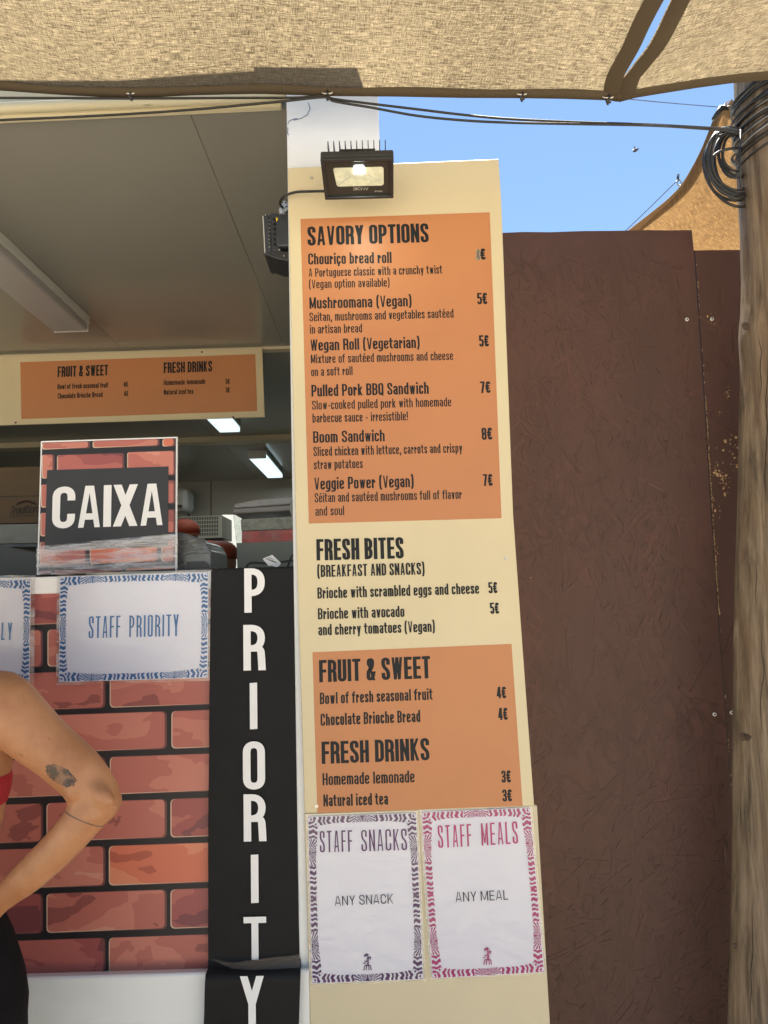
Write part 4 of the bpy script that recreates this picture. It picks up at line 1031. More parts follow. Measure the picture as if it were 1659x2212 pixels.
washer(1483.5, 690.5, YO1 - .001, f1); washer(1537.5, 689.5, YO1 + .003, f2); washer(1543, 1543, YO1 - .001, f1); washer(1580, 1539, YO1 + .003, f2); washer(1581, 2092, YO1 + .003, f2)

# ------------------------------------------------------------------ wooden post with cables
YPp = 1.50
po = thing('wooden_post', at(1655, 2300, YPp), 'weathered round wooden post with knots and cables wound round its top', 'post')
le = [(1590, 60), (1592, 170), (1596, 290), (1600, 396), (1605, 480), (1608, 600), (1607, 660), (1603.5, 700), (1602.5, 722), (1605, 770), (1606, 824), (1603, 950), (1601, 1043), (1595, 1242), (1592, 1419), (1588, 1651), (1588.5, 1882), (1582, 2114), (1580, 2212), (1574, 2600)]
def post():
    V = []; nseg = 48; ys = [60 + i * 12 for i in range(int((2600 - 60) / 12) + 1)]
    def lx(y):
        for (x0, y0), (x1, y1) in zip(le, le[1:]):
            if y0 <= y <= y1: return x0 + (x1 - x0) * (y - y0) / (y1 - y0)
        return le[-1][0]
    for y in ys:
        yy = y
        r = .070 + .0008 * noise.noise(Vector((0, y * .01, 0)))
        x_edge = at(lx(yy), yy, YPp).x; z = at(1640, yy, YPp).z
        cxp = x_edge + r
        for k in range(nseg):
            a = 2 * math.pi * k / nseg; d = Vector((math.cos(a), math.sin(a), 0))
            rr = r * (1 + .015 * noise.noise(Vector((d.x * 3, d.y * 3, z * 4))))
            for ka, kz, amp in kn: rr += amp * math.exp(-(((a - ka + math.pi) % (2 * math.pi) - math.pi) / .22) ** 2 - ((z - kz) / .022) ** 2)
            for ca, z0_, z1_ in ((4.9, 0, 3.4), (5.25, .9, 2.6), (4.2, 0, 1.3)):     # drying cracks
                if z0_ < z < z1_: rr -= .004 * math.exp(-(((a - ca - .12 * noise.noise(Vector((0, 0, z * 2))) + math.pi) % (2 * math.pi) - math.pi) / .05) ** 2)
            V.append(Vector((cxp, YPp, z)) + d * rr)
    n_ = len(ys)
    Fc = [(i * nseg + k, i * nseg + (k + 1) % nseg, (i + 1) * nseg + (k + 1) % nseg, (i + 1) * nseg + k) for i in range(n_ - 1) for k in range(nseg)]
    Fc.append(tuple(range(nseg)))
    return mesh('trunk', V, Fc, M['post'], po, True), at(lx(700), 700, YPp).x + .07
z_ = lambda y: at(1635, y, 1.44).z
kn = [(4.25, z_(688), .0015), (4.25, z_(1601), .0015), (3.3, z_(715), .004)]
_, pcx = post()
for px, py, rr in ((1635, 686, .0085), (1631, 1601, .0075), (1613, 2070, .005)):
    P0 = at(px, py, 1.43)
    # ring and core of each knot, lying on the trunk surface
    cxx = at(1605 + (py > 1200) * -12, py, YPp).x + .07
    for nm, q_, mt, dd in (('knot', rr, M['knot'], 0),):
        V = []; Fs = []
        for ring in range(4):
            for k in range(18):
                a = 2 * math.pi * k / 18; r_ = q_ * ring / 3
                x = P0.x + r_ * math.cos(a) * (1 + .15 * math.sin(3 * a)); z = P0.z + r_ * 1.1 * math.sin(a)
                dx = min(.069, abs(x - cxx)); y = YPp - math.sqrt(max(.0001, .0715 ** 2 - dx * dx)) - .0050 + .0012 * (ring == 3)
                V.append((x, y, z))
        for ring in range(3):
            for k in range(18): Fs.append((ring * 18 + k, ring * 18 + (k + 1) % 18, (ring + 1) * 18 + (k + 1) % 18, (ring + 1) * 18 + k))
        mesh(nm, V, Fs, mt, po, True)
M['crack'] = simple('crack_shadow_wood', (.018, .012, .008), .9, var=.2)
def trunk_x(y):
    for (x0, y0), (x1, y1) in zip(le, le[1:]):
        if y0 <= y <= y1: return x0 + (x1 - x0) * (y - y0) / (y1 - y0)
    return le[-1][0]
random.seed(21)
for k in range(26):
    y0 = random.uniform(300, 2150); ln = random.uniform(60, 420); a0 = random.uniform(3.75, 5.2); pts = []; rs = []; ph = random.uniform(0, 9); n_ = 16
    r0_ = random.uniform(.0004, .0011)
    for j in range(n_ + 1):
        y = min(y0 + ln * j / n_, 2590); e_ = at(trunk_x(y), y, YPp); zz = at(1640, y, YPp).z
        a = a0 + .05 * noise.noise(Vector((ph, j * .35, 0))) + .02 * math.sin(j * .9 + ph)
        rr = .0702 * (1 + .015 * noise.noise(Vector((math.cos(a) * 3, math.sin(a) * 3, zz * 4))))
        pts.append(Vector((e_.x + .070 + rr * math.cos(a), YPp + rr * math.sin(a), zz))); rs.append(max(.00015, r0_ * math.sin(math.pi * (j + .3) / (n_ + .6))))
    MB().tube(pts, rs, 5).build('drying_crack', M['crack'], po)
# cables wound round the post top
random.seed(5)
wc = thing('wound_cables', at(1640, 250, YPp), 'bundle of black and grey cables wound round the top of the wooden post', 'cables')
for k in range(20):
    yc = 182 + k * 5.6 + random.uniform(-3, 3); r_ = .0725 + random.uniform(0, .008); cxk = at(1594, yc, YPp).x + .070
    tilt = random.uniform(.25, .5); pts = []
    for j in range(41):
        a = j / 40 * 2 * math.pi; zz = at(1640, yc, YPp).z + tilt * r_ * math.cos(a) - .006 + .003 * math.sin(2 * a + k)
        pts.append(Vector((cxk + r_ * math.cos(a), YPp + r_ * math.sin(a), zz)))
    MB().tube(pts, random.choice([.0018, .0022, .0028]), 6, cap=False).build('cable_turn', M['greycable'] if k % 3 == 1 else M['rubber'], wc, True)
for yc, tl in ((305, .42), (312, .44), (330, .45)):
    cxk = at(1597, yc, YPp).x + .070; pts = []
    for j in range(41):
        a = j / 40 * 2 * math.pi; pts.append(Vector((cxk + .0735 * math.cos(a), YPp + .0735 * math.sin(a), at(1640, yc, YPp).z + tl * .07 * math.cos(a))))
    MB().tube(pts, .0024, 6, cap=False).build('cable_turn', M['rubber'], wc, True)
coil = thing('cable_coil', at(1565, 430, 1.45), 'coil of thick black cable hanging on the left side of the post', 'cable coil')
for k, (cx_, cy_, rx, ry, lean) in enumerate(((1585, 345, 49, 66, -8), (1583, 347, 55, 70, -8), (1580, 350, 56, 72, -6), (1586, 355, 50, 72, -6), (1588, 335, 34, 52, -4), (1590, 332, 38, 48, -6), (1582, 362, 60, 72, -10), (1592, 372, 62, 64, -8), (1590, 330, 30, 40, -3), (1588, 352, 45, 68, -8))):
    pts = []
    for j in range(40):
        a = j / 39 * 2 * math.pi
        pts.append(at(cx_ + rx * math.cos(a) + lean * math.sin(a) * -1 + 3.5 * noise.noise(Vector((a, k * 3.1, 0))), cy_ + ry * math.sin(a) + 5 * noise.noise(Vector((a, k * 2.3, 7))) + (10 if k == 7 else 0), 1.435 + .004 * k + .012 * math.sin(a + k) + max(0, math.cos(a)) * .14))
    MB().tube(pts, .0031, 8, cap=False).build('cable_loop', M['rubber'], coil, True)
MB().tube(smooth_path([at(1598, 333, 1.43), at(1588, 334, 1.43), at(1581, 341, 1.43), at(1584, 350, 1.43), at(1599, 352, 1.43)], 5), .0018, 6).build('small_hook_loop', M['rubber'], coil, True)
MB().tube([at(1600, 280, 1.43), at(1598, 330, 1.428), at(1600, 410, 1.43)], .0018, 6).build('hanging_end', M['rubber'], coil, True)

# ------------------------------------------------------------------ ropes across
cable('upper_rope', [(-160, 213), (0, 211.5), (283, 212.5), (520, 211.5), (640, 211), (700, 207), (722, 214), (800, 224), (900, 236), (1000, 248), (1100, 257), (1250, 264), (1400, 269), (1500, 274, 1.38), (1575, 279, 1.42), (1600, 285, 1.44)], 1.288, .0023, M['rubber'], 'black rope stretched along the sail edge, the upper of two', cat='rope', group='black ropes below the sail')
cable('lower_rope', [(-160, 268), (0, 259.5), (150, 253), (300, 245), (450, 234), (600, 220), (700, 210), (722, 219), (800, 232), (900, 250), (1000, 260), (1100, 265), (1250, 268), (1400, 271), (1500, 277, 1.385), (1575, 283, 1.42), (1600, 289, 1.44)], 1.282, .0023, M['rubber'], 'black rope sagging at the left below the other, crossing the hatch', cat='rope', group='black ropes below the sail')
cable('thin_wire', [(1318, 210, 1.30), (1440, 222, 1.6), (1562, 232, 1.9)], 1.3, .0011, simple('blue_grey_wire', (.10, .12, .2), .4, .4, var=0), 'thin steel wire from the sail corner to the far sail', cat='wire')
cable('sail_wire', [(1465, 388, 2.1), (1400, 452, 2.2), (1350, 500, 2.3), (1320, 530, 2.3)], 2.2, .0015, simple('blue_grey_wire', (.10, .12, .2), .4, .4, var=0), 'thin wire running down from the far sail eyelet to the fence', cat='wire')

# ------------------------------------------------------------------ shade sails
def sail_mesh(name, rowsP, mat, parent):
    """rowsP: rows of 3D points -> grid with UVs in metres"""
    nr, nc = len(rowsP), len(rowsP[0]); V = [p for r_ in rowsP for p in r_]
    Fc = [(i * nc + j, i * nc + j + 1, (i + 1) * nc + j + 1, (i + 1) * nc + j) for i in range(nr - 1) for j in range(nc - 1)]
    o = mesh(name, V, Fc, mat, parent, True); uvl = o.data.uv_layers.new(name='UVMap')
    for lp in o.data.loops:
        v = V[lp.vertex_index]; uvl.data[lp.index].uv = (v.x + .12 * v.y, v.y + (v.z - 2.5) * 1.2)
    return o
def along(pts, t):
    """t in 0..1 along pixel polyline, by x or cumulative length"""
    L = [0]
    for a, b in zip(pts, pts[1:]): L.append(L[-1] + math.hypot(b[0] - a[0], b[1] - a[1]))
    d = t * L[-1]
    for i in range(len(pts) - 1):
        if d <= L[i + 1] + 1e-9:
            k = (d - L[i]) / max(1e-9, L[i + 1] - L[i]); return (pts[i][0] * (1 - k) + pts[i + 1][0] * k, pts[i][1] * (1 - k) + pts[i + 1][1] * k)
    return pts[-1]
YE = 1.30; slope = .04
_A, _B = at(400, 203, YE), at(1338, 213, YE); kx = (_B.z - _A.z) / (_B.x - _A.x)
def on_sail(px, py):
    d = right * ((px - W0 / 2) / F) + up * (-(py - H0 / 2) / F) + fwd
    t = (_A.z - kx * _A.x - CAM.z + slope * YE) / (d.z + slope * d.y - kx * d.x); return CAM + d * t
def sail1():
    s = thing('shade_sail', at(600, 205, YE), 'large tan woven shade sail over the stall front with a dark hemmed edge', 'shade sail', 'tan shade sails')
    far = [(-1400, 215), (-200, 196), (0, 191), (140, 201), (283, 208), (420, 201), (560, 198), (705, 203), (850, 204), (1000, 207), (1127, 207.5), (1220, 209), (1338, 213)]
    Rc = [(1338, 213), (1341, 190), (1345, 165), (1356, 145), (1382, 100), (1399, 62), (1416, 28), (1433, -3), (1465, -60), (1500, -130)]
    NU, NV = 90, 44
    fpts = [at(*along(far, j / NU), YE) for j in range(NU + 1)]
    rp = [on_sail(*along(Rc, i / 20)) for i in range(21)]; rp[0] = fpts[-1]
    yend = .15
    while len(rp) < NV + 1:
        k = (len(rp) - 20) / (NV - 20); rp.append(Vector((rp[20].x + .5 * k, rp[20].y * (1 - k) + yend * k, zs + slope * (YE - (rp[20].y * (1 - k) + yend * k)) + .1 * k)))
    rows_ = []
    for i in range(NV + 1):
        r_ = []
        for j in range(NU + 1):
            u = j / NU; f = fpts[j]; yy = f.y + (rp[i].y - rp[0].y) ; xx = f.x * (1) + (rp[i].x - rp[0].x) * u ** 3
            zz = f.z + (rp[i].z - rp[0].z) + .010 * noise.noise(Vector((xx * 1.7, yy * 2.2, 0))) * min(1, i / 6) * (1 - u ** 8)
            r_.append(Vector((xx, yy, zz)))
        rows_.append(r_)
    sail_mesh('cloth', rows_, M['sail'], s)
    # hems: doubled cloth a few millimetres under the sheet
    hw = .021
    inn = [Vector((p.x, p.y - hw - .002 * math.sin(j * .6), p.z + slope * hw - .0015)) for j, p in enumerate(fpts)]
    sail_mesh('hem', [[p + Vector((0, .001, -.004)) for p in fpts], [p + Vector((0, -.006, -.009)) for p in fpts], [p + Vector((0, -.003, -.0025)) for p in inn], inn], M['hem'], s)
    L_ = []; 
    for i in range(NV + 1):
        a = rows_[max(i - 1, 0)][-1]; b = rows_[min(i + 1, NV)][-1]; d = (b - a).normalized(); n_ = Vector((d.y, -d.x, 0)).normalized()
        if n_.x > 0: n_ = -n_
        L_.append((rows_[i][-1], rows_[i][-1] + n_ * .033))
    L_ = [(a, Vector((b.x, min(b.y, YE - .002), b.z))) for a, b in L_]
    sail_mesh('hem', [[a + Vector((0, 0, -.004)) for a, b in L_], [(a * .8 + b * .2) + Vector((0, 0, -.007)) for a, b in L_], [b + Vector((0, 0, -.0015)) for a, b in L_]], M['hem'], s)
    return s, far
s1, far1 = sail1()
def sail2():
    s = thing('shade_sail', at(1500, 185, YE), 'second tan shade sail at the top right, hemmed and tied near the post', 'shade sail', 'tan shade sails')
    far = [(1330, 214), (1400, 202), (1500, 186), (1580, 175), (1660, 168), (1900, 150), (2300, 120)]
    Lc = [(1330, 214), (1338, 190), (1346, 166), (1362, 146), (1397, 100), (1421, 60), (1436, 30), (1449, 0), (1462, -30), (1490, -90)]
    NU, NV = 40, 40
    fpts = [at(*along(far, j / NU), YE + .0) for j in range(NU + 1)]
    lp = [on_sail(*along(Lc, i / 20)) for i in range(21)]; lp[0] = fpts[0]
    while len(lp) < NV + 1:
        k = (len(lp) - 20) / (NV - 20); yy = lp[20].y * (1 - k) + .15 * k; lp.append(Vector((lp[20].x + .6 * k, yy, lp[20].z + .15 * k)))
    rows_ = []
    for i in range(NV + 1):
        rows_.append([Vector((fpts[j].x + (lp[i].x - lp[0].x) * (1 - j / NU) ** 2, fpts[j].y + lp[i].y - lp[0].y, fpts[j].z + (lp[i].z - lp[0].z) + .006 * noise.noise(Vector((fpts[j].x * 2, i * .2, 9))))) for j in range(NU + 1)])
    sail_mesh('cloth', rows_, M['sail'], s)
    inn = [Vector((p.x, p.y - .021, p.z - .001)) for p in fpts]
    sail_mesh('hem', [[p + Vector((0, .001, -.004)) for p in fpts], [p + Vector((0, -.006, -.009)) for p in fpts], inn], M['hem'], s)
    L_ = []
    for i in range(NV + 1):
        a = rows_[max(i - 1, 0)][0]; b = rows_[min(i + 1, NV)][0]; d = (b - a).normalized(); n_ = Vector((d.y, -d.x, 0)).normalized()
        if n_.x < 0: n_ = -n_
        L_.append((rows_[i][0], rows_[i][0] + n_ * .033))
    L_ = [(a, Vector((b.x, min(b.y, YE - .002), b.z))) for a, b in L_]
    sail_mesh('hem', [[a + Vector((0, 0, -.004)) for a, b in L_], [(a * .8 + b * .2) + Vector((0, 0, -.007)) for a, b in L_], [b + Vector((0, 0, -.0015)) for a, b in L_]], M['hem'], s)
sail2()
def eyelet(px, py, parent):
    c = at(px, py, YE - .012); pts = [c + Vector((.0105 * math.cos(a), .004 * math.sin(a), .0065 * math.sin(a))) for a in [k / 16 * 2 * math.pi for k in range(17)]]
    e = MB().tube(pts, .0016, 6, cap=False).build('eyelet', M['galv'], parent, True)
    MB().tube([c + Vector((0, -.003, .004)), c + Vector((.001, -.006, -.006)), c + Vector((0, .004, -.014)), c + Vector((-.001, .006, -.004))], .0026, 6).build('zip_tie', M['blackplastic'], e)
    MB().tube([c + Vector((-.004, -.002, -.010)), c + Vector((.004, -.003, -.016))], .0022, 6).build('zip_tie', M['blackplastic'], e)
for x, y in ((283, 199), (707, 199), (1127, 201), (1313, 208)): eyelet(x, y, s1)
def sail3():
    s = thing('shade_sail', at(1500, 500, 2.3), 'sunlit orange tan sail hanging behind the fence, gathered at the post', 'shade sail', 'tan shade sails')
    # left curved edge and depth
    ed = [(1568, 228), (1556, 238), (1541, 262), (1530, 290), (1517, 322), (1500, 356), (1483, 385), (1466, 410), (1441, 434), (1415, 455), (1385, 478), (1360, 497), (1330, 520), (1250, 575)]
    Yd = lambda t: 1.85 + .75 * t
    NU, NV = 24, 40; rows_ = []
    for i in range(NV + 1):
        t = i / NV; p = along(ed, t); a = at(p[0], p[1], Yd(t)); q = at(1600 + 260 * t, 235 + 390 * t, Yd(t) - .2)
        rows_.append([a.lerp(q, j / NU) + Vector((0, -.03 * math.sin(math.pi * j / NU), .008 * math.sin(j * 1.2 + 2) * (1 - t))) for j in range(NU + 1)])
    sail_mesh('cloth', rows_, M['sail_far'], s)
    hem = []
    for i in range(NV + 1):
        t = i / NV; a = rows_[i][0]; d = (rows_[i][4] - a).normalized(); hem.append([a + Vector((0, -.004, 0)), a + d * .022 + Vector((0, -.008, 0)), a + d * (.040 + .012 * t) + Vector((0, -.005, 0))])
    sail_mesh('hem', hem, M['hem_far'], s)
    c = at(1467, 395, 2.18)
    e = MB().tube([c + Vector((.007 * math.cos(a), 0, .010 * math.sin(a))) for a in [k / 14 * 2 * math.pi for k in range(15)]], .002, 6, cap=False).build('eyelet', M['steel'], s, True)
    MB().tube([c + Vector((-.004, -.003, .004)), c + Vector((-.005, -.006, .018)), c + Vector((-.002, -.004, .026))], .004, 6).build('zip_tie', M['blackplastic'], e)
    kn_ = at(1562, 236, 1.82)
    MB().tube([kn_ + Vector((-.03, 0, -.03)), kn_ + Vector((-.01, -.01, -.004)), kn_ + Vector((.01, -.004, .0)), kn_ + Vector((.04, -.005, -.003))], [.006, .009, .006, .004], 8).build('corner_knot', M['rubber'], s, True)
    MB().tube([kn_ + Vector((.004, 0, .012)), kn_ + Vector((.0, -.004, .0)), kn_ + Vector((.05, -.05, -.012)), at(1600, 255, 1.5)], .003, 6).build('lashing', M['steel'], s, True)
sail3()

# ------------------------------------------------------------------ flying insect
fy = thing('flying_insect', at(1373, 325, 1.5), 'small dark insect flying in front of the blue sky', 'insect')
c = at(1373, 325, 1.5)
MB().tube([c + Vector((-.006, 0, -.003)), c + Vector((-.003, 0, -.001)), c + Vector((.001, 0, .001)), c + Vector((.004, 0, .003)), c + Vector((.007, 0, .004))], [.0010, .0034, .0038, .0026, .0014], 8).build('body', simple('insect_dark', (.05, .045, .08), .6, var=.2), fy, True)
M['wing'] = simple('insect_wing', (.12, .12, .16), .5, var=0)
for sg in (-1, 1): mesh('wing', [c + Vector((.001, 0, .002)), c + Vector((-.003, sg * .006, .007)), c + Vector((-.006, sg * .006, .006)), c + Vector((-.002, 0, .0015))], [(0, 1, 2, 3)], M['wing'], fy)

# ------------------------------------------------------------------ people
def skin_mat():
    m, t, b = newmat('tanned_skin'); ge = t.nodes.new('ShaderNodeNewGeometry'); pos = ge.outputs['Position']
    n = tex_noise(t, pos, 9, 6, .7); c = ramp(t, n, [(.3, (.31, .125, .050)), (.5, (.39, .178, .080)), (.7, (.46, .228, .112))])
    fr = tex_noise(t, pos, 55, 2, .5); c = mixc(t, math_n(t, 'MULTIPLY', ramp(t, fr, [(.72, (0, 0, 0)), (.78, (1, 1, 1))]), .45), c, (.16, .07, .035))
    # inked picture on the upper arm and thin line round the forearm (follow the arm's own position)
    def ell(cen, ax, rx, rz):
        v = t.nodes.new('ShaderNodeVectorMath'); v.operation = 'SUBTRACT'; t.links.new(pos, v.inputs[0]); v.inputs[1].default_value = cen
        def dotn(d):
            q = t.nodes.new('ShaderNodeVectorMath'); q.operation = 'DOT_PRODUCT'; t.links.new(v.outputs[0], q.inputs[0]); q.inputs[1].default_value = d; return q.outputs['Value']
        u = dotn(ax); w_ = dotn((-ax[2], 0, ax[0]))
        return u, w_, math_n(t, 'ADD', math_n(t, 'POWER', math_n(t, 'DIVIDE', math_n(t, 'ABSOLUTE', u), rx), 2.0), math_n(t, 'POWER', math_n(t, 'DIVIDE', math_n(t, 'ABSOLUTE', w_), rz), 2.0))
    YA = 1.075
    a, b2 = at(90, 1668, YA), at(143, 1697, YA); ax = (b2 - a).normalized(); cen = (a + b2) / 2
    nz = tex_noise(t, pos, 130, 3, .6)
    u, w_, e = ell(tuple(cen), tuple(ax), .026, .0125)
    e = math_n(t, 'ADD', e, math_n(t, 'MULTIPLY', math_n(t, 'SUBTRACT', nz, .5), 1.2))
    mask = ramp(t, math_n(t, 'MULTIPLY', e, .5), [(.0, (.95, .95, .95)), (.36, (.85, .85, .85)), (.42, (1, 1, 1)), (.49, (1, 1, 1)), (.52, (0, 0, 0))])
    inner = tex_noise(t, pos, 70, 4, .7)
    ink = ramp(t, inner, [(.47, (1, 1, 1)), (.56, (.5, .5, .5))])
    c = mixc(t, math_n(t, 'MULTIPLY', mask, ink), c, (.035, .03, .022))
    # line: thin band across the forearm
    la, lb2 = at(126, 1769, YA), at(204, 1806, YA); ax2 = (lb2 - la).normalized(); cen2 = (la + lb2) / 2
    u, w_, e = ell(tuple(cen2), tuple(ax2), .045, 1)
    w2 = math_n(t, 'ADD', w_, math_n(t, 'MULTIPLY', math_n(t, 'POWER', math_n(t, 'ABSOLUTE', u), 2.0), 3.0)); w2 = math_n(t, 'SUBTRACT', w2, .0022)
    ln = math_n(t, 'MULTIPLY', math_n(t, 'LESS_THAN', math_n(t, 'ABSOLUTE', w2), .0010), math_n(t, 'LESS_THAN', math_n(t, 'ABSOLUTE', u), .036))
    c = mixc(t, math_n(t, 'MULTIPLY', ln, .8), c, (.04, .04, .04))
    t.links.new(c, b.inputs['Base Color']); b.inputs['Roughness'].default_value = .48
    b.inputs['Subsurface Weight'].default_value = .12; b.inputs['Subsurface Radius'].default_value = (.9, .35, .2); b.inputs['Subsurface Scale'].default_value = .006
    bump(t, b, tex_noise(t, pos, 300, 5, .65), .22, .0012); return m
M['skin'] = skin_mat()
M['skin2'] = simple('worker_skin', (.30, .15, .085), .5, var=.15, vscale=20)
def ring_loft(mb, secs, n=20):
    """secs: (centre, axis u*ru, axis v*rv)"""
    base = len(mb.v)
    for c, u, v in secs:
        for k in range(n):
            a = 2 * math.pi * k / n; mb.v.append(tuple(Vector(c) + Vector(u) * math.cos(a) + Vector(v) * math.sin(a)))
    for i in range(len(secs) - 1):
        for k in range(n):
            a = base + i * n + k; b = base + i * n + (k + 1) % n; mb.f.append((a, b, b + n, a + n))
    mb.f.append(tuple(base + k for k in range(n))[::-1]); mb.f.append(tuple(base + (len(secs) - 1) * n + k for k in range(n)))
def remeshed(mb, name, mat, parent, vox, it=6):
    me = bpy.data.meshes.new('tmp'); me.from_pydata([Vector(v) for v in mb.v], [], mb.f); me.update()
    bm = bmesh.new(); bm.from_mesh(me); bmesh.ops.recalc_face_normals(bm, faces=bm.faces); bm.to_mesh(me); bm.free()
    o = bpy.data.objects.new('tmp', me); COL.objects.link(o)
    r_ = o.modifiers.new('r', 'REMESH'); r_.mode = 'VOXEL'; r_.voxel_size = vox; r_.use_smooth_shade = True
    s_ = o.modifiers.new('s', 'SMOOTH'); s_.factor = .6; s_.iterations = it
    dg = bpy.context.evaluated_depsgraph_get(); ev = o.evaluated_get(dg); m2 = bpy.data.meshes.new_from_object(ev, depsgraph=dg)
    V = [v.co.copy() for v in m2.vertices]; Fc = [tuple(p.vertices) for p in m2.polygons]
    bpy.data.objects.remove(o); bpy.data.meshes.remove(me)
    return mesh(name, V, Fc, mat, parent, True)
def limb(mb, pts, rads, n=14, flatk=1.0):
    pts = [Vector(p) for p in pts]; secs = []
    for i, p in enumerate(pts):
        t = (pts[min(i + 1, len(pts) - 1)] - pts[max(i - 1, 0)]).normalized()
        u = t.cross(Vector((0, 1, 0)));
        if u.length < .2: u = t.cross(Vector((1, 0, 0)))
        u.normalize(); v = t.cross(u).normalized(); secs.append((p, u * rads[i], v * rads[i] * flatk))
    ring_loft(mb, secs, n)
def head(mb, c, s=1.0, face=1, yaw=0):
    """egg head with nose, brow, lips, ears; face = +1 looks to +y"""
    rot = Matrix.Rotation(yaw, 3, 'Z')
    def E(off, r_):
        bm = bmesh.new(); bmesh.ops.create_uvsphere(bm, u_segments=16, v_segments=12, radius=1)
        vs = [c + rot @ (Vector((off[0], off[1] * face, off[2])) * s + Vector((v.co.x * r_[0], v.co.y * r_[1], v.co.z * r_[2])) * s) for v in bm.verts]
        fs = [tuple(v.index for v in f.verts) for f in bm.faces]; bm.free(); mb.add(vs, fs)
    E((0, 0, .02), (.075, .093, .088)); E((0, .022, -.045), (.055, .065, .062)); E((0, .070, -.088), (.022, .022, .02))
    E((0, .103, -.018), (.011, .020, .020)); E((0, .088, .026), (.045, .013, .010)); E((0, .088, -.055), (.024, .013, .008))
    for sg in (-1, 1): E((sg * .078, -.004, -.008), (.008, .018, .030)); E((sg * .034, .055, -.03), (.026, .035, .024))
def hand(mb, wrist, dirv, across, nrm, s=1.0, curl=.5):
    """palm, four unequal fingers, thumb leaving the side of the palm"""
    d = Vector(dirv).normalized(); a = Vector(across).normalized(); nn = Vector(nrm).normalized()
    ring_loft(mb, [(wrist - d * .01, a * .026 * s, nn * .019 * s), (wrist + d * .03 * s, a * .035 * s, nn * .016 * s), (wrist + d * .085 * s, a * .040 * s, nn * .013 * s), (wrist + d * .094 * s, a * .036 * s, nn * .010 * s)], 12)
    for k, (off, L) in enumerate(((-.030, .060), (-.010, .074), (.010, .070), (.029, .054))):
        p = wrist + d * .082 * s + a * off * s; pts = [p]; dd = d.copy()
        for j, fl_ in enumerate((.45, .32, .23)):
            dd = (dd + nn * curl * .55).normalized(); p = p + dd * L * fl_ * s * 1.1; pts.append(p)
        limb(mb, pts, [.0088 * s, .0085 * s, .0078 * s, .0064 * s], 8)
    p = wrist + d * .022 * s - a * .028 * s; limb(mb, [p, p + (d * .5 - a * .8) * .03 * s, p + (d * .85 - a * .9) * .05 * s, p + (d * 1.2 - a * .85) * .065 * s], [.013 * s, .011 * s, .0095 * s, .0075 * s], 8)

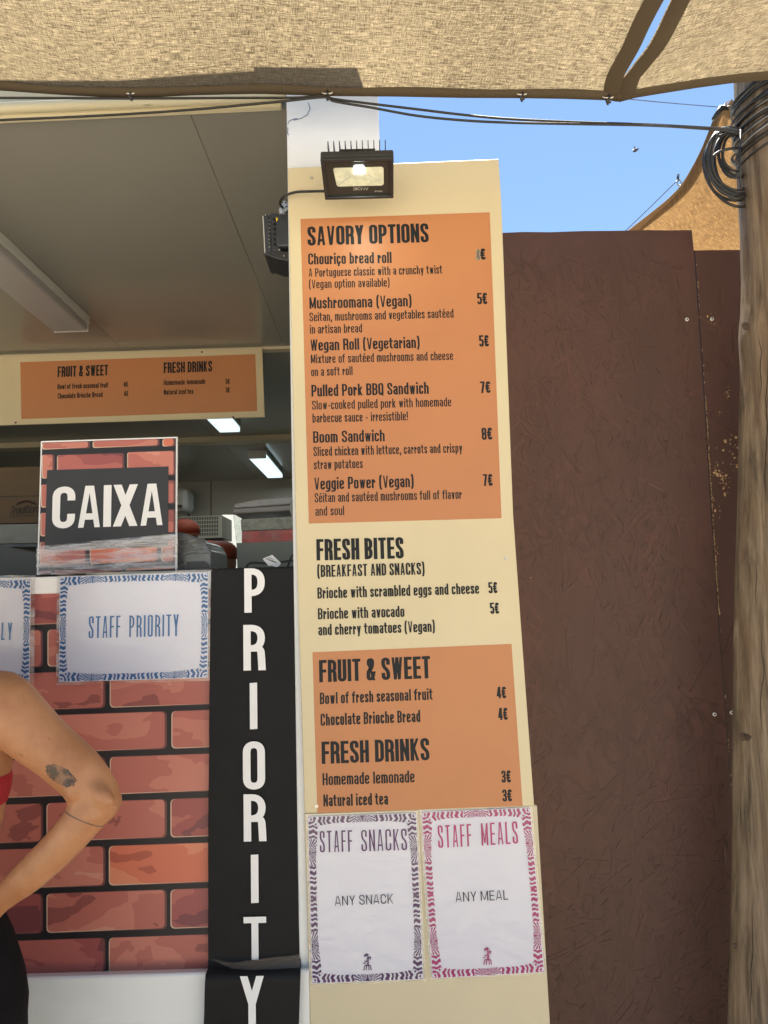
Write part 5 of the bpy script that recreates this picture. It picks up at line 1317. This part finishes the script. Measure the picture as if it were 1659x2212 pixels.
def customer():
    pr_ = thing('person', (-.86, 1.13, 0), 'person in red top and black trousers with tattooed arm bent, hand on hip', 'person')
    YA = 1.13; mb = MB(); X = lambda px, py, Y=YA: at(px, py, Y)
    pairs = [((-58, 1470), (-58, 1640), 1.15), ((-20, 1446), (-28, 1628), 1.14), ((22, 1450), (-2, 1611), 1.135), ((55, 1470), (13, 1619), 1.13), ((87, 1507), (36, 1638), 1.13), ((122, 1546), (60, 1655), 1.13), ((154, 1577), (84, 1671), 1.13), ((182, 1601), (104, 1687), 1.13),
             ((208, 1627), (123, 1704), 1.13), ((236, 1662), (138, 1719), 1.13), ((256, 1698), (147, 1731), 1.13), ((266, 1735), (150, 1738), 1.125), ((252, 1762), (147, 1742), 1.12), ((228, 1783), (140, 1750), 1.12), ((207, 1805), (129, 1766), 1.12), ((180, 1836), (113, 1786), 1.122), ((148, 1868), (90, 1811), 1.125),
             ((112, 1900), (64, 1838), 1.13), ((78, 1927), (38, 1864), 1.135), ((45, 1948), (15, 1887), 1.14), ((18, 1966), (-6, 1909), 1.145), ((-4, 1984), (-25, 1930), 1.15)]
    secs = []
    for i, (a, b, Y) in enumerate(pairs):
        A, B = X(*a, Y), X(*b, Y); c = (A + B) / 2; u = (A - B) / 2
        k = .92 if i < 9 else (.72 if i < 14 else .86); secs.append((c, u, Vector((0, u.length * k, 0))))
    ring_loft(mb, secs, 24)
    e = X(247, 1742, 1.112); ring_loft(mb, [(e + Vector((-.02, 0, .012)), Vector((0, 0, .014)), Vector((0, .014, 0))), (e, Vector((0, 0, .011)), Vector((0, .011, 0)))], 10)
    for (p, q_, rr) in (((165, 1668), (152, 1730), .012), ((205, 1700), (243, 1738), .0125)):
        P1, P2 = X(*p, 1.105), X(*q_, 1.10); limb(mb, [P1, (P1 + P2) / 2 + Vector((0, -.003, 0)), P2], [rr * .8, rr, rr * .7])
    # torso (back to the camera, facing the counter)
    sx_ = X(-58, 1550).x; cxt = sx_ - .130
    zt = lambda py: X(-10, py, 1.16).z
    def T(px_edge, py, ry, y=1.16):
        xe = X(px_edge, py, y).x; r_ = xe - cxt; return (Vector((cxt, y, zt(py))), Vector((r_, 0, 0)), Vector((0, ry, 0)))
    tor = [T(8, 2215, .105), T(16, 2120, .11), T(2, 2030, .105), T(-14, 1960, .098), T(-22, 1880, .09), T(-10, 1810, .09), T(1, 1765, .093), T(10, 1700, .098), T(22, 1635, .10), T(18, 1580, .10), T(-14, 1520, .090), T(-60, 1462, .07), T(-120, 1430, .055)]
    ring_loft(mb, tor, 32)
    nb = Vector((cxt, 1.165, zt(1440))); limb(mb, [nb + Vector((0, 0, -.03)), nb + Vector((0, .004, .04)), nb + Vector((0, .01, .10))], [.058, .052, .05])
    hc = nb + Vector((0, .012, .185)); head(mb, hc, 1.0, 1)
    # left arm, relaxed
    ls = Vector((2 * cxt - sx_ - .02, 1.16, zt(1520))); mb2 = mb
    limb(mb, [ls + Vector((.05, 0, .02)), ls, ls + Vector((-.03, 0, -.12)), ls + Vector((-.045, .01, -.27)), ls + Vector((-.04, .05, -.40)), ls + Vector((-.03, .09, -.50))], [.05, .052, .045, .037, .034, .025])
    hand(mb, ls + Vector((-.03, .09, -.50)), (.05, .15, -1), (0, 1, .1), (1, 0, 0), .95)
    # right hand on the hip
    hw = X(-8, 1952, 1.15); hand(mb, hw, (-.86, .28, -.35), (-.2, .2, .95), (-.05, 1, -.3), .9, .55)
    # legs and feet
    for sg in (-1, 1):
        hx = cxt + sg * .085; zh = tor[0][0].z
        limb(mb, [(hx, 1.16, zh + .06), (hx, 1.16, zh - .08), (hx + sg * .01, 1.16, .50), (hx + sg * .01, 1.15, .42), (hx + sg * .012, 1.14, .30), (hx + sg * .014, 1.15, .09)], [.082, .085, .055, .052, .05, .034])
        ring_loft(mb, [(Vector((hx + sg * .014, 1.11, .045)), Vector((.03, 0, 0)), Vector((0, 0, .04))), (Vector((hx + sg * .018, 1.19, .045)), Vector((.036, 0, 0)), Vector((0, 0, .038))), (Vector((hx + sg * .024, 1.29, .03)), Vector((.04, 0, 0)), Vector((0, 0, .02))), (Vector((hx + sg * .026, 1.34, .025)), Vector((.028, 0, 0)), Vector((0, 0, .014)))], 12)
    remeshed(mb, 'body', M['skin'], pr_, .0065, 5)
    # red top band, black trousers, hair
    M['redcloth'] = simple('red_stretch_cloth', (.36, .012, .022), .7, var=.2, vscale=30, bmp=.4, bscale=90)
    def shell(name, lst, grow, mat, n=40, wob=.0):
        V = []; ring = 0
        for c, u, v in lst:
            for k in range(n):
                a = 2 * math.pi * k / n; uu = u.normalized() * (u.length + grow); vv = v.normalized() * (v.length + grow)
                p = c + uu * math.cos(a) + vv * math.sin(a); p = p + (p - c).normalized() * wob * noise.noise(p * 30); V.append(p)
        m_ = len(lst); return mesh(name, V, [(i * n + k, i * n + (k + 1) % n, (i + 1) * n + (k + 1) % n, (i + 1) * n + k) for i in range(m_ - 1) for k in range(n)], mat, pr_, True)
    shell('red_top', [T(3, 1738, .097), T(7, 1722, .0985), T(11, 1700, .100), T(13, 1684, .100), T(12, 1674, .099)], .002, M['redcloth'], wob=.002)
    M['blacktrousers'] = simple('black_trousers', (.006, .0055, .006), .9, spec=.15, var=.3, vscale=15, bmp=.4, bscale=150)
    def TE(px_edge, py, ry): return T(px_edge, py, ry, 1.14)
    shell('trousers', [TE(-8, 1974, .112), TE(0, 1987, .115), TE(16, 2024, .120), TE(31, 2068, .124), TE(45, 2110, .127), TE(50, 2160, .128), TE(49, 2215, .126), TE(44, 2300, .118), TE(40, 2380, .112)], .0, M['blacktrousers'], wob=.003)
    for sg in (-1, 1):
        mbt = MB(); hx = cxt + sg * .082; ztop = X(0, 2370, 1.14).z
        limb(mbt, [(hx, 1.15, ztop + .05), (hx, 1.15, ztop - .1), (hx + sg * .01, 1.15, .45), (hx + sg * .012, 1.15, .12)], [.095, .09, .075, .075], 24); mbt.build('trouser_leg', M['blacktrousers'], pr_, True)
    mbh = MB()
    ring_loft(mbh, [(hc + Vector((0, -.03, -.13)), Vector((.055, 0, 0)), Vector((0, .03, 0))), (hc + Vector((0, -.02, -.04)), Vector((.084, 0, 0)), Vector((0, .085, 0))), (hc + Vector((0, -.012, .04)), Vector((.088, 0, 0)), Vector((0, .10, 0))), (hc + Vector((0, -.01, .09)), Vector((.065, 0, 0)), Vector((0, .075, 0))), (hc + Vector((0, -.008, .118)), Vector((.02, 0, 0)), Vector((0, .025, 0)))], 24)
    mbh.build('hair', simple('brown_hair', (.05, .028, .015), .5, var=.4, vscale=60, bmp=.5, bscale=200), pr_, True)
customer()

def worker(hx, hy, Y, face, yaw, lean, label, cap_only=True):
    hc = at(hx, hy, Y); pr_ = thing('person', (hc.x, Y, .06), label, 'person', 'stall workers in orange caps')
    mb = MB(); head(mb, hc, 1.0, face, yaw)
    nk = hc + Vector((-.02 * lean, 0, -.14)); limb(mb, [hc + Vector((0, 0, -.06)), nk, nk + Vector((0, 0, -.05))], [.05, .05, .06])
    zt = nk.z - .03
    secs = [(Vector((nk.x, Y, zt)), Vector((.09, 0, 0)), Vector((0, .06, 0))), (Vector((nk.x, Y, zt - .06)), Vector((.19, 0, 0)), Vector((0, .09, 0))), (Vector((nk.x, Y, zt - .2)), Vector((.18, 0, 0)), Vector((0, .11, 0))), (Vector((nk.x, Y, zt - .5)), Vector((.15, 0, 0)), Vector((0, .10, 0))), (Vector((nk.x, Y, zt - .62)), Vector((.16, 0, 0)), Vector((0, .11, 0)))]
    ring_loft(mb, secs, 20)
    for sg in (-1, 1):
        s_ = Vector((nk.x + sg * .18, Y, zt - .08)); f_ = face
        limb(mb, [s_, s_ + Vector((sg * .04, 0, -.13)), s_ + Vector((sg * .05, .02 * f_, -.27)), s_ + Vector((sg * .02, .13 * f_, -.34)), s_ + Vector((-sg * .02, .24 * f_, -.36))], [.055, .047, .040, .035, .026])
        hand(mb, s_ + Vector((-sg * .02, .24 * f_, -.36)), (-.1 * sg, f_, -.15), (1, 0, 0), (0, 0, -1), .95)
        zk = zt - .6; limb(mb, [(nk.x + sg * .085, Y, zk), (nk.x + sg * .09, Y, .5), (nk.x + sg * .09, Y, .15)], [.09, .06, .045])
        ring_loft(mb, [(Vector((nk.x + sg * .09, Y - .05 * f_, .10)), Vector((.035, 0, 0)), Vector((0, 0, .04))), (Vector((nk.x + sg * .09, Y + .16 * f_, .09)), Vector((.04, 0, 0)), Vector((0, 0, .025)))], 10)
    remeshed(mb, 'body', M['skin2'], pr_, .012, 3)
    V = []; secs2 = secs; n = 28
    mbs = MB(); ring_loft(mbs, [(c, u * 1.06, v * 1.10) for c, u, v in secs], n); mbs.build('shirt', M['orangecloth'], pr_, True)
    # cap: crown and brim
    rot = Matrix.Rotation(yaw, 3, 'Z'); mbc = MB(); cc = hc + Vector((0, 0, .045))
    ring_loft(mbc, [(cc + Vector((0, 0, -.005)), rot @ Vector((.086, 0, 0)), rot @ Vector((0, .102, 0))), (cc + Vector((0, 0, .03)), rot @ Vector((.084, 0, 0)), rot @ Vector((0, .10, 0))), (cc + Vector((0, 0, .058)), rot @ Vector((.068, 0, 0)), rot @ Vector((0, .082, 0))), (cc + Vector((0, 0, .076)), rot @ Vector((.035, 0, 0)), rot @ Vector((0, .045, 0)))], 24)
    mbc.build('cap', M['orangecloth'], pr_, True)
    br = [cc + rot @ Vector((math.sin(a) * .078, (.07 + math.cos(a) * .10) * face, -.012 - .012 * math.cos(a))) for a in [(-90 + k * 18) * math.pi / 180 for k in range(11)]]
    MB().prism(br, (0, 0, .004)).build('cap_brim', M['orangecloth'], pr_)
worker(398, 1170, 3.9, -1, R(20), 0, 'person in orange cap, mostly hidden behind the wrapped till and sign')
worker(470, 1226, 3.3, -1, R(-50), 0, 'person in orange cap bending low beside the juice tank')
